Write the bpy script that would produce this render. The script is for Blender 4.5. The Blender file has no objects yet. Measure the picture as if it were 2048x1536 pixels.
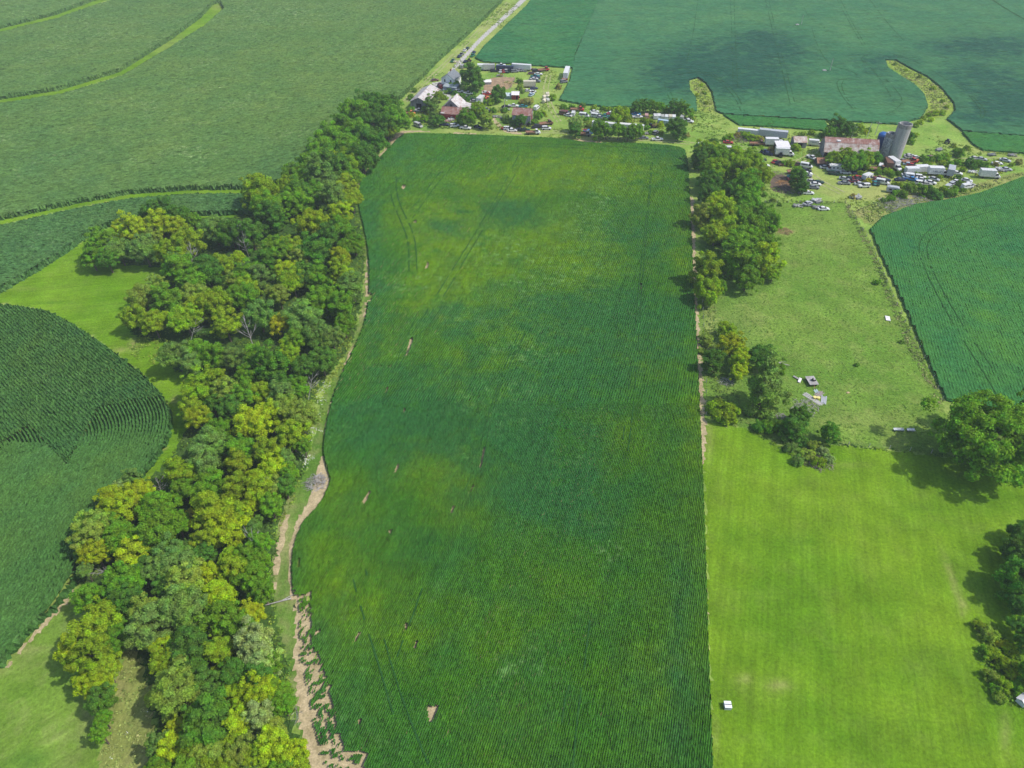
import bpy, bmesh, math, random
import numpy as np
from mathutils import Vector, Matrix

random.seed(7)
RNG = np.random.default_rng(11)
SC = bpy.context.scene
COL = SC.collection

# ------------------------------------------------------------------ camera, sky, sun, exposure
CAM_H, PITCH, FPX = 120.0, math.radians(40.1), 1421.0
cam_data = bpy.data.cameras.new("camera")
cam = bpy.data.objects.new("camera", cam_data)
COL.objects.link(cam)
cam.location = (0, 0, CAM_H)
cam.rotation_euler = (math.pi / 2 - PITCH, 0, 0)
cam_data.sensor_width = 36.0
cam_data.lens = 36.0 * FPX / 2048.0
cam_data.clip_start = 0.5
cam_data.clip_end = 6000.0
SC.camera = cam

SUN_EL, SUN_AZ = math.radians(52), math.radians(-12)      # azimuth measured from +x towards +y
to_sun = Vector((math.cos(SUN_EL) * math.cos(SUN_AZ), math.cos(SUN_EL) * math.sin(SUN_AZ), math.sin(SUN_EL)))
world = bpy.data.worlds.new("World")
SC.world = world
world.use_nodes = True
wn = world.node_tree.nodes
bg = wn["Background"]
sky = wn.new("ShaderNodeTexSky")
sky.sky_type = 'NISHITA'
sky.sun_disc = False
sky.sun_elevation = SUN_EL
sky.sun_rotation = math.pi / 2 - SUN_AZ
sky.air_density = 1.0
sky.dust_density = 1.6
bg.inputs[1].default_value = 0.15
world.node_tree.links.new(sky.outputs[0], bg.inputs[0])
sun_data = bpy.data.lights.new("sun", 'SUN')
sun_data.energy = 3.1
sun_data.angle = math.radians(0.53)
sun_data.color = (1.0, 0.955, 0.88)
sun = bpy.data.objects.new("sun", sun_data)
COL.objects.link(sun)
sun.rotation_euler = to_sun.to_track_quat('Z', 'Y').to_euler()
vs = SC.view_settings
vs.view_transform = 'Standard'
vs.look = 'None'
vs.exposure = 0.24
vs.gamma = 1.0
vs.use_curve_mapping = False
SC.cycles.max_bounces = 5
SC.cycles.diffuse_bounces = 3
SC.cycles.glossy_bounces = 2
SC.cycles.transmission_bounces = 3
SC.cycles.volume_bounces = 0

# ------------------------------------------------------------------ photo pixel (2048 wide) <-> ground point
CP, SP = math.cos(PITCH), math.sin(PITCH)


def G(u, v, z=0.0):
    """The world point at height z seen at pixel (u, v) of the 2048 x 1536 photograph."""
    x, y = (u - 1024.0) / FPX, (v - 768.0) / FPX
    d = (x, CP - y * SP, -SP - y * CP)
    t = (z - CAM_H) / d[2]
    return (d[0] * t, d[1] * t)


def P(pts, z=0.0):
    return np.array([G(q[0], q[1], q[2] if len(q) > 2 else z) for q in pts], dtype=np.float64)


def hi(pts, z=2.3):
    """The far edge of a tall crop: the photograph shows its top there."""
    return [(u, v, z) for u, v in pts]


def project(xyz):
    """World points (N x 2 or 3) to photograph pixels."""
    xyz = np.asarray(xyz, dtype=np.float64)
    z = xyz[:, 2] if xyz.shape[1] > 2 else np.zeros(len(xyz))
    dz = z - CAM_H
    dep = np.maximum(xyz[:, 1] * CP - dz * SP, 1.0)
    up = xyz[:, 1] * SP + dz * CP
    return 1024 + FPX * xyz[:, 0] / dep, 768 - FPX * up / dep


def ppm(u, v):
    """Photograph pixels per metre for a thing standing at (u, v)."""
    x, y = G(u, v)
    return FPX / (y * CP + CAM_H * SP)


def height_for(x, y, v_top):
    """Height of a vertical line at ground point (x, y) whose top shows at row v_top."""
    yy = (v_top - 768.0) / FPX
    dy, dz = CP - yy * SP, -SP - yy * CP
    return CAM_H + dz * (y / dy)


FRAMES = {'A': (780, 80, 5.689), 'B': (1100, 180, 6.4), 'C': (1400, 220, 6.0235), 'D': (1700, 220, 5.885),
          'E': (1300, 260, 4.2675), 'F': (1300, 560, 3.4133), 'H': (1700, 740, 5.885), 'K': (1748, 1000, 2.867),
          'U': (100, 350, 2.926), 'V': (100, 750, 3.413), 'W': (100, 1100, 3.151), 'X': (0, 0, 1.0),
          'R': (1300, 0, 2.738), 'S': (700, 260, 5.12), 'T': (700, 560, 3.0725), 'Q': (560, 1050, 3.161)}


def px(frame, X, Y):
    a, b, s = FRAMES[frame]
    return a + X / s, b + Y / s


# ------------------------------------------------------------------ mesh helpers
def mesh_from(name, verts, faces, mats=(), attrs=None, smooth=False, mat_idx=None):
    """verts N x 3; faces M x k array (k = 3 or 4) or a list of index lists."""
    me = bpy.data.meshes.new(name)
    verts = np.asarray(verts, dtype=np.float32)
    if isinstance(faces, np.ndarray):
        k = faces.shape[1]
        me.vertices.add(len(verts))
        me.vertices.foreach_set("co", verts.ravel())
        me.loops.add(faces.size)
        me.loops.foreach_set("vertex_index", faces.astype(np.int32).ravel())
        me.polygons.add(len(faces))
        me.polygons.foreach_set("loop_start", np.arange(0, faces.size, k, dtype=np.int32))
        me.polygons.foreach_set("loop_total", np.full(len(faces), k, dtype=np.int32))
    else:
        me.from_pydata([tuple(map(float, v)) for v in verts], [], [list(map(int, f)) for f in faces])
    for m in mats:
        me.materials.append(m)
    if mat_idx is not None:
        me.polygons.foreach_set("material_index", np.asarray(mat_idx, dtype=np.int32))
    me.polygons.foreach_set("use_smooth", np.full(len(me.polygons), smooth, dtype=bool))
    for an, val in (attrs or {}).items():
        at = me.attributes.new(an, 'FLOAT', 'POINT')
        at.data.foreach_set("value", np.asarray(val, dtype=np.float32))
    me.update(calc_edges=True)
    return me


def link(name, data, parent=None, loc=None, rot=None):
    o = bpy.data.objects.new(name, data)
    COL.objects.link(o)
    if parent is not None:
        o.parent = parent
    if loc is not None:
        o.location = loc
    if rot is not None:
        o.rotation_euler = (0, 0, rot)
    return o


def tag(o, label=None, cat=None, group=None, kind=None):
    for k, v in (('label', label), ('category', cat), ('group', group), ('kind', kind)):
        if v:
            o[k] = v
    return o


class MB:
    """Collects boxes, prisms and tubes, then becomes ONE mesh."""

    def __init__(self):
        self.v, self.f = [], []

    def add(self, vs, fs):
        b = len(self.v)
        self.v += [tuple(x) for x in vs]
        self.f += [[i + b for i in f] for f in fs]
        return self

    def box(self, x0, x1, y0, y1, z0, z1, rz=0.0, c=(0, 0, 0), ry=0.0):
        vs = [(x, y, z) for z in (z0, z1) for y in (y0, y1) for x in (x0, x1)]
        if rz or ry or c != (0, 0, 0):
            m = Matrix.Translation(c) @ Matrix.Rotation(rz, 4, 'Z') @ Matrix.Rotation(ry, 4, 'Y')
            vs = [m @ Vector(p) for p in vs]
        return self.add(vs, [(0, 2, 3, 1), (4, 5, 7, 6), (0, 1, 5, 4), (1, 3, 7, 5), (3, 2, 6, 7), (2, 0, 4, 6)])

    def rings(self, rings, cap=True):
        n = len(rings[0])
        vs = [p for r in rings for p in r]
        fs = [(i * n + j, i * n + (j + 1) % n, (i + 1) * n + (j + 1) % n, (i + 1) * n + j)
              for i in range(len(rings) - 1) for j in range(n)]
        if cap:
            fs += [tuple(range(n))[::-1], tuple((len(rings) - 1) * n + j for j in range(n))]
        return self.add(vs, fs)

    def tube(self, pts, rad, n=6, cap=True):
        pts = [Vector(p) for p in pts]
        rad = rad if isinstance(rad, (list, tuple)) else [rad] * len(pts)
        rs = []
        for i, p in enumerate(pts):
            d = (pts[min(i + 1, len(pts) - 1)] - pts[max(i - 1, 0)]).normalized()
            a = d.orthogonal().normalized()
            b = d.cross(a)
            rs.append([p + (a * math.cos(t) + b * math.sin(t)) * rad[i] for t in [2 * math.pi * k / n for k in range(n)]])
        return self.rings(rs, cap)

    def cyl(self, c, r, z0, z1, n=16, r1=None):
        r1 = r if r1 is None else r1
        return self.rings([[(c[0] + q * math.cos(2 * math.pi * k / n), c[1] + q * math.sin(2 * math.pi * k / n), z) for k in range(n)]
                           for q, z in ((r, z0), (r1, z1))])

    def wheel(self, x, y, r, w, n=12):
        return self.rings([[(x + q * math.cos(2 * math.pi * k / n), y + dy, r + q * math.sin(2 * math.pi * k / n)) for k in range(n)]
                           for q, dy in ((r * .9, -w / 2), (r, -w / 2 + .03), (r, w / 2 - .03), (r * .9, w / 2))])

    def hull(self, secs):
        """Car body: sections (x, half width, z bottom, z top, top half width)."""
        rs = []
        for x, w, zb, zt, wt in secs:
            zm = zb + (zt - zb) * .55
            rs.append([(x, -w * .93, zb), (x, w * .93, zb), (x, w, zm), (x, wt, zt), (x, -wt, zt), (x, -w, zm)])
        return self.rings(rs)

    def mesh(self, name, mat, smooth=False):
        return mesh_from(name, np.array(self.v), self.f, [mat] if mat else [], smooth=smooth)

    def build(self, name, mat, parent=None, loc=None, rot=None, smooth=False):
        return link(name, self.mesh(name, mat, smooth), parent, loc, rot)


def empty(name, loc=(0, 0, 0), rz=0.0):
    o = bpy.data.objects.new(name, None)
    COL.objects.link(o)
    o.location = loc
    o.rotation_euler = (0, 0, rz)
    o.empty_display_size = 0.5
    return o


def copy_thing(root, loc, rz, scale=None):
    r = root.copy()
    COL.objects.link(r)
    r.location = loc
    r.rotation_euler = (0, 0, rz)
    if scale is not None:
        r.scale = scale
    for ch in root.children:
        c = ch.copy()
        COL.objects.link(c)
        c.parent = r
        for g in ch.children:
            d = g.copy()
            COL.objects.link(d)
            d.parent = c
    return r


# ------------------------------------------------------------------ polygons
def chaikin(p, n=2, closed=True):
    p = np.asarray(p, dtype=np.float64)
    for _ in range(n):
        q = np.roll(p, -1, 0) if closed else p[1:]
        a = p if closed else p[:-1]
        r = np.empty((len(a) * 2, 2))
        r[0::2] = a * .75 + q * .25
        r[1::2] = a * .25 + q * .75
        p = r if closed else np.vstack([p[:1], r, p[-1:]])
    return p


def pip(xy, poly):
    x, y = xy[:, 0], xy[:, 1]
    inside = np.zeros(len(xy), dtype=bool)
    bx0, by0 = poly.min(0)
    bx1, by1 = poly.max(0)
    cand = np.where((x >= bx0) & (x <= bx1) & (y >= by0) & (y <= by1))[0]
    cx, cy = x[cand], y[cand]
    ins = np.zeros(len(cand), dtype=bool)
    j = len(poly) - 1
    for i in range(len(poly)):
        xi, yi = poly[i]
        xj, yj = poly[j]
        if yi != yj:
            cond = (yi > cy) != (yj > cy)
            ins ^= cond & (cx < (xj - xi) * (cy - yi) / (yj - yi) + xi)
        j = i
    inside[cand] = ins
    return inside


def resample(path, seg):
    path = np.asarray(path, dtype=np.float64)
    d = np.hypot(*np.diff(path, axis=0).T)
    s = np.concatenate([[0], np.cumsum(d)])
    n = max(2, int(s[-1] / seg) + 1)
    t = np.linspace(0, s[-1], n)
    return np.stack([np.interp(t, s, path[:, 0]), np.interp(t, s, path[:, 1])], 1)


def normals_of(path):
    t = np.gradient(path, axis=0)
    t /= np.maximum(np.hypot(t[:, 0], t[:, 1]), 1e-9)[:, None]
    return np.stack([-t[:, 1], t[:, 0]], 1)


def blob(uv, blobs):
    u, v = uv
    a = np.zeros(len(u))
    for b in blobs:
        cu, cv, ru, rv, amp = b[:5]
        tilt = b[5] if len(b) > 5 else 0.0
        du, dv = u - cu - tilt * (v - cv), v - cv
        a += amp * np.exp(-((du / ru) ** 2 + (dv / rv) ** 2))
    return a


def vnoise(xy, scale, seed=0, octaves=3):
    """Cheap value noise, 0..1, for placing things and wear."""
    out = np.zeros(len(xy))
    amp, tot = 1.0, 0.0
    for o in range(octaves):
        p = xy / scale * (2 ** o) + seed * 17.3
        i = np.floor(p).astype(np.int64)
        f = p - i
        f = f * f * (3 - 2 * f)

        def h(a, b):
            n = (a * 374761393 + b * 668265263 + seed * 982451653) & 0x7fffffff
            n = ((n ^ (n >> 13)) * 1274126177) & 0x7fffffff
            return ((n ^ (n >> 16)) & 0xffff) / 65535.0
        v00, v10 = h(i[:, 0], i[:, 1]), h(i[:, 0] + 1, i[:, 1])
        v01, v11 = h(i[:, 0], i[:, 1] + 1), h(i[:, 0] + 1, i[:, 1] + 1)
        out += amp * ((v00 * (1 - f[:, 0]) + v10 * f[:, 0]) * (1 - f[:, 1]) + (v01 * (1 - f[:, 0]) + v11 * f[:, 0]) * f[:, 1])
        tot += amp
        amp *= .5
    return out / tot


def crop_rows(name, paths, poly, pitch, seg, height, profile, mat, jit=.1, attrs=None, mask=None, taper=None, wall=True, wall_h=.8, ragged=None, wall_skip=None):
    """Rows of a crop: one leafy ridge per path, cut to the polygon, with a ragged wall of stems round the edge."""
    prof = np.array(profile)            # (offset in pitches, height share)
    k = len(prof)
    Vs, Fs, base = [], [], 0
    for path in paths:
      fine_p = resample(path, min(.4, seg))
      ins = pip(fine_p, poly).astype(np.int8)
      ed = np.diff(np.concatenate([[0], ins, [0]]))
      for i0, i1 in zip(np.where(ed == 1)[0], np.where(ed == -1)[0]):
        if i1 - i0 < 3:
            continue
        p = resample(fine_p[i0:i1], seg)
        nn = normals_of(p)
        xy = p[:, None, :] + nn[:, None, :] * (prof[:, 0] * pitch)[None, :, None]
        m = len(xy)
        z = np.broadcast_to(prof[:, 1] * height, (m, k)).copy()
        z += RNG.normal(0, jit * height, (m, k)) * (0.4 + 0.6 * prof[:, 1])
        xy = xy + RNG.normal(0, pitch * .07, xy.shape)
        V = np.concatenate([xy.reshape(-1, 2), np.maximum(z, .03).reshape(-1, 1)], 1)
        a = (np.arange(m - 1)[:, None] * k + np.arange(k - 1)[None, :]).ravel()
        Vs.append(V)
        Fs.append(np.stack([a, a + 1, a + k + 1, a + k], 1) + base)
        base += len(V)
    V = np.concatenate(Vs)
    F = np.concatenate(Fs)
    c = V[F].mean(1)[:, :2]
    if mask is not None:
        F = F[mask(c)]
    if wall:
        pp = resample(np.vstack([poly, poly[:1]]), (.45 if ragged else min(max(seg * .6, .4), 1.0)))
        nn = normals_of(pp)
        m = len(pp)
        lay = []
        for hz, push in ((0.0, 0.0), (.45, .1), (wall_h, -.12)):
            q = pp + nn * RNG.normal(0, ragged or min(pitch * .2, .16), m)[:, None]
            zz = hz * height + RNG.normal(0, .08 * height, m) * (hz > 0)
            lay.append(np.concatenate([q, np.maximum(zz, 0)[:, None]], 1))
        WV = np.concatenate(lay)
        a = np.arange(m - 1)
        WF = np.concatenate([np.stack([a + l * m, a + 1 + l * m, a + 1 + (l + 1) * m, a + (l + 1) * m], 1) for l in (0, 1)])
        if mask is not None:
            WF = WF[mask(WV[WF].mean(1)[:, :2])]
        if wall_skip is not None:
            WF = WF[~wall_skip(WV[WF].mean(1)[:, :2])]
        F = np.concatenate([F, WF + len(V)])
        V = np.concatenate([V, WV])
    used = np.zeros(len(V), dtype=bool)
    used[F.ravel()] = True
    idx = np.cumsum(used) - 1
    V, F = V[used], idx[F]
    at = {}
    uv = project(V)
    for an, bl in (attrs or {}).items():
        at[an] = np.clip(blob(uv, bl), -1, 1.5)
    return mesh_from(name, V, F, [mat], at)


def straight_paths(poly, direction, pitch):
    d = np.array([math.cos(direction), math.sin(direction)])
    n = np.array([-d[1], d[0]])
    s, t = poly @ d, poly @ n
    ts = np.arange(t.min() - pitch, t.max() + pitch, pitch)
    return [np.array([d * (s.min() - 1) + n * q, d * (s.max() + 1) + n * q]) for q in ts]


def ground_patch(name, poly, cell, z, mat, attrs=None, jit=.35, relief=0.0):
    """Level ground inside a polygon as a grid of quads with a naturally ragged edge."""
    x0, y0 = poly.min(0) - cell
    x1, y1 = poly.max(0) + cell
    nx, ny = int((x1 - x0) / cell) + 2, int((y1 - y0) / cell) + 2
    gx, gy = np.meshgrid(x0 + np.arange(nx) * cell, y0 + np.arange(ny) * cell)
    V = np.stack([gx.ravel(), gy.ravel()], 1)
    V = V + RNG.uniform(-jit, jit, V.shape) * cell
    a = (np.arange(ny - 1)[:, None] * nx + np.arange(nx - 1)[None, :]).ravel()
    F = np.stack([a, a + 1, a + nx + 1, a + nx], 1)
    F = F[pip(V[F].mean(1), poly)]
    used = np.zeros(len(V), dtype=bool)
    used[F.ravel()] = True
    idx = np.cumsum(used) - 1
    V, F = V[used], idx[F]
    zz = np.full(len(V), z)
    if relief:
        zz += relief * vnoise(V, 9.0, 3)
    at = {}
    uv = project(V)
    for an, bl in (attrs or {}).items():
        at[an] = np.clip(blob(uv, bl), 0, 1.5)
    return mesh_from(name, np.concatenate([V, zz[:, None]], 1), F, [mat], at)


def ribbon_mesh(name, lines, width, z, mat, ragged=.2, gap=0.0):
    """Thin level strips along ground polylines (wheel tracks, path edges), broken here and there by gap."""
    Vs, Fs, base = [], [], 0
    for ln in lines:
        p = resample(chaikin(ln, 2, closed=False), 1.6)
        nn = normals_of(p)
        w = width * .5 * (1 + RNG.uniform(-ragged, ragged, len(p)))
        V = np.concatenate([p + nn * w[:, None], p - nn * w[:, None]])
        n = len(p)
        a = np.arange(n - 1)
        if gap:
            a = a[vnoise(p[:-1], 5.0, 5) > gap]
        Vs.append(np.concatenate([V, np.full((2 * n, 1), z)], 1))
        Fs.append(np.stack([a, a + 1, a + n + 1, a + n], 1) + base)
        base += 2 * n
    return mesh_from(name, np.concatenate(Vs), np.concatenate(Fs), [mat])


# ------------------------------------------------------------------ materials
def s2l(r, g, b):
    f = lambda c: (c / 255 / 12.92) if c <= 10 else ((c / 255 + .055) / 1.055) ** 2.4
    return (f(r), f(g), f(b), 1.0)


class Mat:
    def __init__(self, name, rough=.8, spec=.25):
        self.m = bpy.data.materials.new(name)
        self.m.use_nodes = True
        self.nt = self.m.node_tree
        self.b = self.nt.nodes["Principled BSDF"]
        self.b.inputs["Roughness"].default_value = rough
        self.b.inputs["Specular IOR Level"].default_value = spec
        self._pos = None

    def n(self, t, **kw):
        x = self.nt.nodes.new(t)
        for k, v in kw.items():
            setattr(x, k, v)
        return x

    def l(self, a, b):
        self.nt.links.new(a, b)

    def pos(self):
        if self._pos is None:
            self._pos = self.n("ShaderNodeNewGeometry").outputs["Position"]
        return self._pos

    def obj(self):
        return self.n("ShaderNodeTexCoord").outputs["Object"]

    def noise(self, scale, detail=3, src=None, stretch=None, rot=0.0, rough=.55, lo=.35, hi=.65):
        t = self.n("ShaderNodeTexNoise")
        t.inputs["Scale"].default_value = scale
        t.inputs["Detail"].default_value = detail
        t.inputs["Roughness"].default_value = rough
        src = src or self.pos()
        if stretch:
            mp = self.n("ShaderNodeMapping", vector_type='TEXTURE')
            mp.inputs["Rotation"].default_value = (0, 0, rot)
            mp.inputs["Scale"].default_value = [1.0 / q for q in stretch]
            self.l(src, mp.inputs[0])
            src = mp.outputs[0]
        self.l(src, t.inputs["Vector"])
        r = self.n("ShaderNodeMapRange")
        r.inputs[1].default_value = lo
        r.inputs[2].default_value = hi
        self.l(t.outputs["Fac"], r.inputs[0])
        return r.outputs[0]

    def attr(self, name):
        return self.n("ShaderNodeAttribute", attribute_name=name).outputs["Fac"]

    def mix(self, fac, a, b, mode='MIX'):
        m = self.n("ShaderNodeMix", data_type='RGBA', blend_type=mode)
        for s, i in ((fac, 0), (a, 6), (b, 7)):
            if hasattr(s, 'node'):
                self.l(s, m.inputs[i])
            else:
                m.inputs[i].default_value = s
        return m.outputs[2]

    def math(self, op, a, b=0.0, clamp=False):
        m = self.n("ShaderNodeMath", operation=op, use_clamp=clamp)
        for s, i in ((a, 0), (b, 1)):
            if hasattr(s, 'node'):
                self.l(s, m.inputs[i])
            else:
                m.inputs[i].default_value = s
        return m.outputs[0]

    def value(self, col, fac, lo, hi):
        """Multiply col by a grey going lo..hi with fac."""
        g = self.mix(fac, (lo, lo, lo, 1), (hi, hi, hi, 1))
        return self.mix(1.0, col, g, 'MULTIPLY')

    def bump(self, h, strength=.4, dist=.2):
        b = self.n("ShaderNodeBump")
        b.inputs["Strength"].default_value = strength
        b.inputs["Distance"].default_value = dist
        self.l(h, b.inputs["Height"])
        self.l(b.outputs[0], self.b.inputs["Normal"])

    def done(self, col):
        if hasattr(col, 'node'):
            self.l(col, self.b.inputs["Base Color"])
        else:
            self.b.inputs["Base Color"].default_value = col
        return self.m


def plain(name, col, rough=.7, spec=.3, var=.25, scale=1.2, metal=0.0):
    M = Mat(name, rough, spec)
    M.b.inputs["Metallic"].default_value = metal
    return M.done(M.value(col, M.noise(scale, 4, M.obj()), 1 - var, 1 + var))


def crop_mat(name, base, yellow, blue, fleck, fine=2.2, yamt=.55, bamt=.5, famt=.5, contrast=(.62, 1.4), row=None):
    """Crop canopy: ripening patches, lusher patches and overturned pale leaves are the crop's own colours except for cloud shadows painted into the far soybeans as dark bluish patches."""
    M = Mat(name, .85, .03)
    big = M.noise(.035, 4, lo=.4, hi=.66)
    mid = M.noise(.12, 4, lo=.4, hi=.7)
    wv = M.math('ADD', M.math('MULTIPLY', M.noise(.16, 7, rough=.75, lo=.34, hi=.66), 1.9), .05)
    yf = M.math('ADD', M.math('MULTIPLY', big, yamt), M.math('MULTIPLY', M.attr('ya'), wv), True)
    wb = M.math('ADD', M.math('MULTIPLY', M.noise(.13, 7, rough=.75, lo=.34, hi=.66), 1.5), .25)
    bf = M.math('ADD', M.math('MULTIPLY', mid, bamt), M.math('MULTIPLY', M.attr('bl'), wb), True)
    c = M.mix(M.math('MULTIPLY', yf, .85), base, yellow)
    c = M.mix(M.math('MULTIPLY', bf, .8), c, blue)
    wisp = M.noise(.5, 5, rough=.7, lo=.52, hi=.72)
    ff = M.math('MULTIPLY', M.math('ADD', M.math('MULTIPLY', M.noise(.05, 3, lo=.5, hi=.75), famt), M.attr('fl')), wisp, True)
    c = M.mix(ff, c, fleck)
    f = M.noise(fine, 3, rough=.75, lo=.32, hi=.68)
    c = M.value(c, f, *contrast)
    c = M.value(c, M.noise(.6, 3, lo=.3, hi=.7), .84, 1.16)
    if row is not None:
        c = M.value(c, M.noise(1.0, 3, stretch=(.02, .9, 1), rot=row, lo=.3, hi=.7), .88, 1.12)
        c = M.value(c, M.noise(1.0, 2, stretch=(.25, 2.6, 1), rot=row, lo=.3, hi=.7), .9, 1.1)
    return M.done(c)


def grass_mat(name, a, b, dry, fine=1.6, dryamt=.25, streak=None, contrast=(.72, 1.28), clump=None):
    M = Mat(name, .9, .03)
    c = M.mix(M.noise(.045, 5, lo=.36, hi=.66), a, b)
    c = M.mix(M.math('MULTIPLY', M.noise(.16, 5, rough=.65, lo=.48, hi=.74), dryamt), c, dry)
    c = M.mix(M.attr('dry'), c, dry)
    if streak is not None:
        c = M.value(c, M.noise(1.0, 3, stretch=(.012, .55, 1), rot=streak, lo=.3, hi=.7), .88, 1.1)
        c = M.value(c, M.noise(1.0, 3, stretch=(.05, 1.6, 1), rot=streak, lo=.3, hi=.7), .9, 1.1)
    if clump:
        c = M.mix(M.math('MULTIPLY', M.noise(clump, 3, rough=.6, lo=.52, hi=.68), .55), c, (a[0] * .45, a[1] * .55, a[2] * .6, 1))
    c = M.value(c, M.noise(.11, 6, rough=.7, lo=.32, hi=.66), .74, 1.12)
    dk = M.attr('lush')
    c = M.mix(M.math('MULTIPLY', dk, .8), c, (a[0] * .5, a[1] * .68, a[2] * .9, 1))
    f = M.noise(fine, 4, rough=.75, lo=.3, hi=.7)
    c = M.value(c, f, *contrast)
    M.bump(f, .5, .25)
    return M.done(c)


def leaf_mat(name, transl=.4):
    """Leaves: the colour is the tree's own (object colour), varied leaf by leaf and branch by branch."""
    M = Mat(name, .7, .06)
    oi = M.n("ShaderNodeObjectInfo")
    isl = M.n("ShaderNodeNewGeometry").outputs["Random Per Island"]
    c = M.value(oi.outputs["Color"], isl, .62, 1.42)
    pv = M.noise(.55, 3, M.obj(), lo=.35, hi=.65)
    hs = M.n("ShaderNodeHueSaturation")
    M.l(M.math('ADD', M.math('MULTIPLY', pv, .03), .485), hs.inputs["Hue"])
    M.l(M.math('ADD', M.math('MULTIPLY', pv, .4), .8), hs.inputs["Value"])
    c = M.mix(M.noise(.32, 3, M.obj(), lo=.42, hi=.64), c, M.mix(1.0, c, (1.18, 1.14, .7, 1), 'MULTIPLY'))
    M.l(c, hs.inputs["Color"])
    M.l(hs.outputs[0], M.b.inputs["Base Color"])
    tr = M.n("ShaderNodeBsdfTranslucent")
    M.l(M.mix(1.0, hs.outputs[0], (1.05, 1.15, .45, 1), 'MULTIPLY'), tr.inputs[0])
    ms = M.n("ShaderNodeMixShader")
    ms.inputs[0].default_value = transl
    M.l(M.b.outputs[0], ms.inputs[1])
    M.l(tr.outputs[0], ms.inputs[2])
    M.l(ms.outputs[0], M.nt.nodes["Material Output"].inputs[0])
    return M.m


def weed_mat(name, cols):
    M = Mat(name, .8, .04)
    t = M.attr('tint')
    c = M.mix(M.math('MULTIPLY', t, 2.0, True), cols[0], cols[1])
    c = M.mix(M.math('MULTIPLY', M.math('SUBTRACT', t, .5, True), 2.0, True), c, cols[2])
    isl = M.n("ShaderNodeNewGeometry").outputs["Random Per Island"]
    return M.done(M.value(c, isl, .6, 1.4))


def rust_mat(name, zinc, rust, lo, hi, rough=.55):
    M = Mat(name, rough, .3)
    o = M.obj()
    sheet = M.noise(1.0, 2, o, stretch=(.5, .06, 1), lo=lo, hi=hi)
    spot = M.noise(.8, 5, o, rough=.7, lo=.42, hi=.7)
    f = M.math('ADD', M.math('MULTIPLY', sheet, .75), M.math('MULTIPLY', spot, .45), True)
    c = M.mix(f, zinc, rust)
    return M.done(M.value(c, M.noise(3.0, 4, o, stretch=(1.5, .15, 1)), .8, 1.15))


def wood_mat(name, col, var=.35):
    M = Mat(name, .85, .1)
    o = M.obj()
    c = M.value(col, M.noise(1.0, 4, o, stretch=(3.5, 3.5, .18), lo=.3, hi=.7), 1 - var, 1 + var)
    return M.done(M.value(c, M.noise(.4, 3, o), .82, 1.15))


def paint_mat(name):
    M = Mat(name, .42, .45)
    oi = M.n("ShaderNodeObjectInfo")
    c = M.value(oi.outputs["Color"], M.noise(2.2, 4, M.obj()), .8, 1.08)
    return M.done(M.mix(M.math('MULTIPLY', M.noise(1.1, 5, M.obj(), rough=.7, lo=.6, hi=.75), .35), c, (.16, .08, .045, 1)))
# ------------------------------------------------------------------ palette
ROW_DIR = math.atan2(CP * FPX, 1362 - 1024)                  # the bean rows run towards pixel (1362, horizon)
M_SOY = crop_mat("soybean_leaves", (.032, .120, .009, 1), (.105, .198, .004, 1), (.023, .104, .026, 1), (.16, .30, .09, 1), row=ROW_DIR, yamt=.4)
M_SOYR = crop_mat("soybean_leaves_right", (.044, .162, .036, 1), (.078, .205, .026, 1), (.022, .135, .045, 1), (.13, .28, .12, 1), yamt=.4, famt=.25)
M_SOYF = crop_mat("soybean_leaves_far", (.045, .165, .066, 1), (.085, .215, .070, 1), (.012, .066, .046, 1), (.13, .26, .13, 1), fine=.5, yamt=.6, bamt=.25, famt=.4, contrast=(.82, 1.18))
M_SOYM = crop_mat("soybean_leaves_middle", (.030, .150, .046, 1), (.075, .205, .055, 1), (.024, .125, .055, 1), (.15, .29, .13, 1), fine=.6, famt=.4, contrast=(.82, 1.18))
M_CORN = crop_mat("corn_leaves", (.054, .146, .030, 1), (.110, .184, .030, 1), (.044, .132, .040, 1), (.22, .33, .14, 1), fine=2.6, yamt=.35, famt=.3, contrast=(.55, 1.45))
M_CORNM = crop_mat("corn_leaves_middle", (.070, .172, .046, 1), (.125, .205, .045, 1), (.056, .155, .052, 1), (.24, .34, .16, 1), fine=1.8, yamt=.4, famt=.5, contrast=(.6, 1.4))
M_CORNF = crop_mat("corn_leaves_far", (.088, .180, .042, 1), (.138, .214, .046, 1), (.068, .160, .048, 1), (.28, .37, .16, 1), fine=1.1, yamt=.5, famt=1.0, contrast=(.66, 1.36))

M_LAWN = grass_mat("mown_grass", (.112, .242, .009, 1), (.178, .306, .014, 1), (.36, .36, .12, 1), dryamt=.12, streak=ROW_DIR)
M_LAWN2 = grass_mat("mown_field_grass", (.124, .270, .009, 1), (.182, .325, .016, 1), (.36, .36, .12, 1), dryamt=.15, streak=math.radians(12))
M_PAST = grass_mat("pasture_grass", (.128, .255, .030, 1), (.190, .312, .044, 1), (.38, .36, .13, 1), dryamt=.35, clump=.95, contrast=(.6, 1.35))
M_YARD = grass_mat("farmyard_grass", (.180, .330, .045, 1), (.300, .400, .085, 1), (.42, .40, .14, 1), fine=1.1, dryamt=.4)
M_ROUGH = grass_mat("rough_meadow_grass", (.130, .250, .024, 1), (.210, .320, .048, 1), (.40, .38, .16, 1), dryamt=.35, streak=math.radians(40))
M_TALL = grass_mat("tall_dry_grass", (.210, .270, .055, 1), (.300, .330, .090, 1), (.40, .34, .16, 1), dryamt=.5, streak=math.radians(75))
M_MARG = grass_mat("margin_grass", (.090, .205, .024, 1), (.150, .260, .040, 1), (.46, .36, .20, 1), dryamt=.45)
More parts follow.
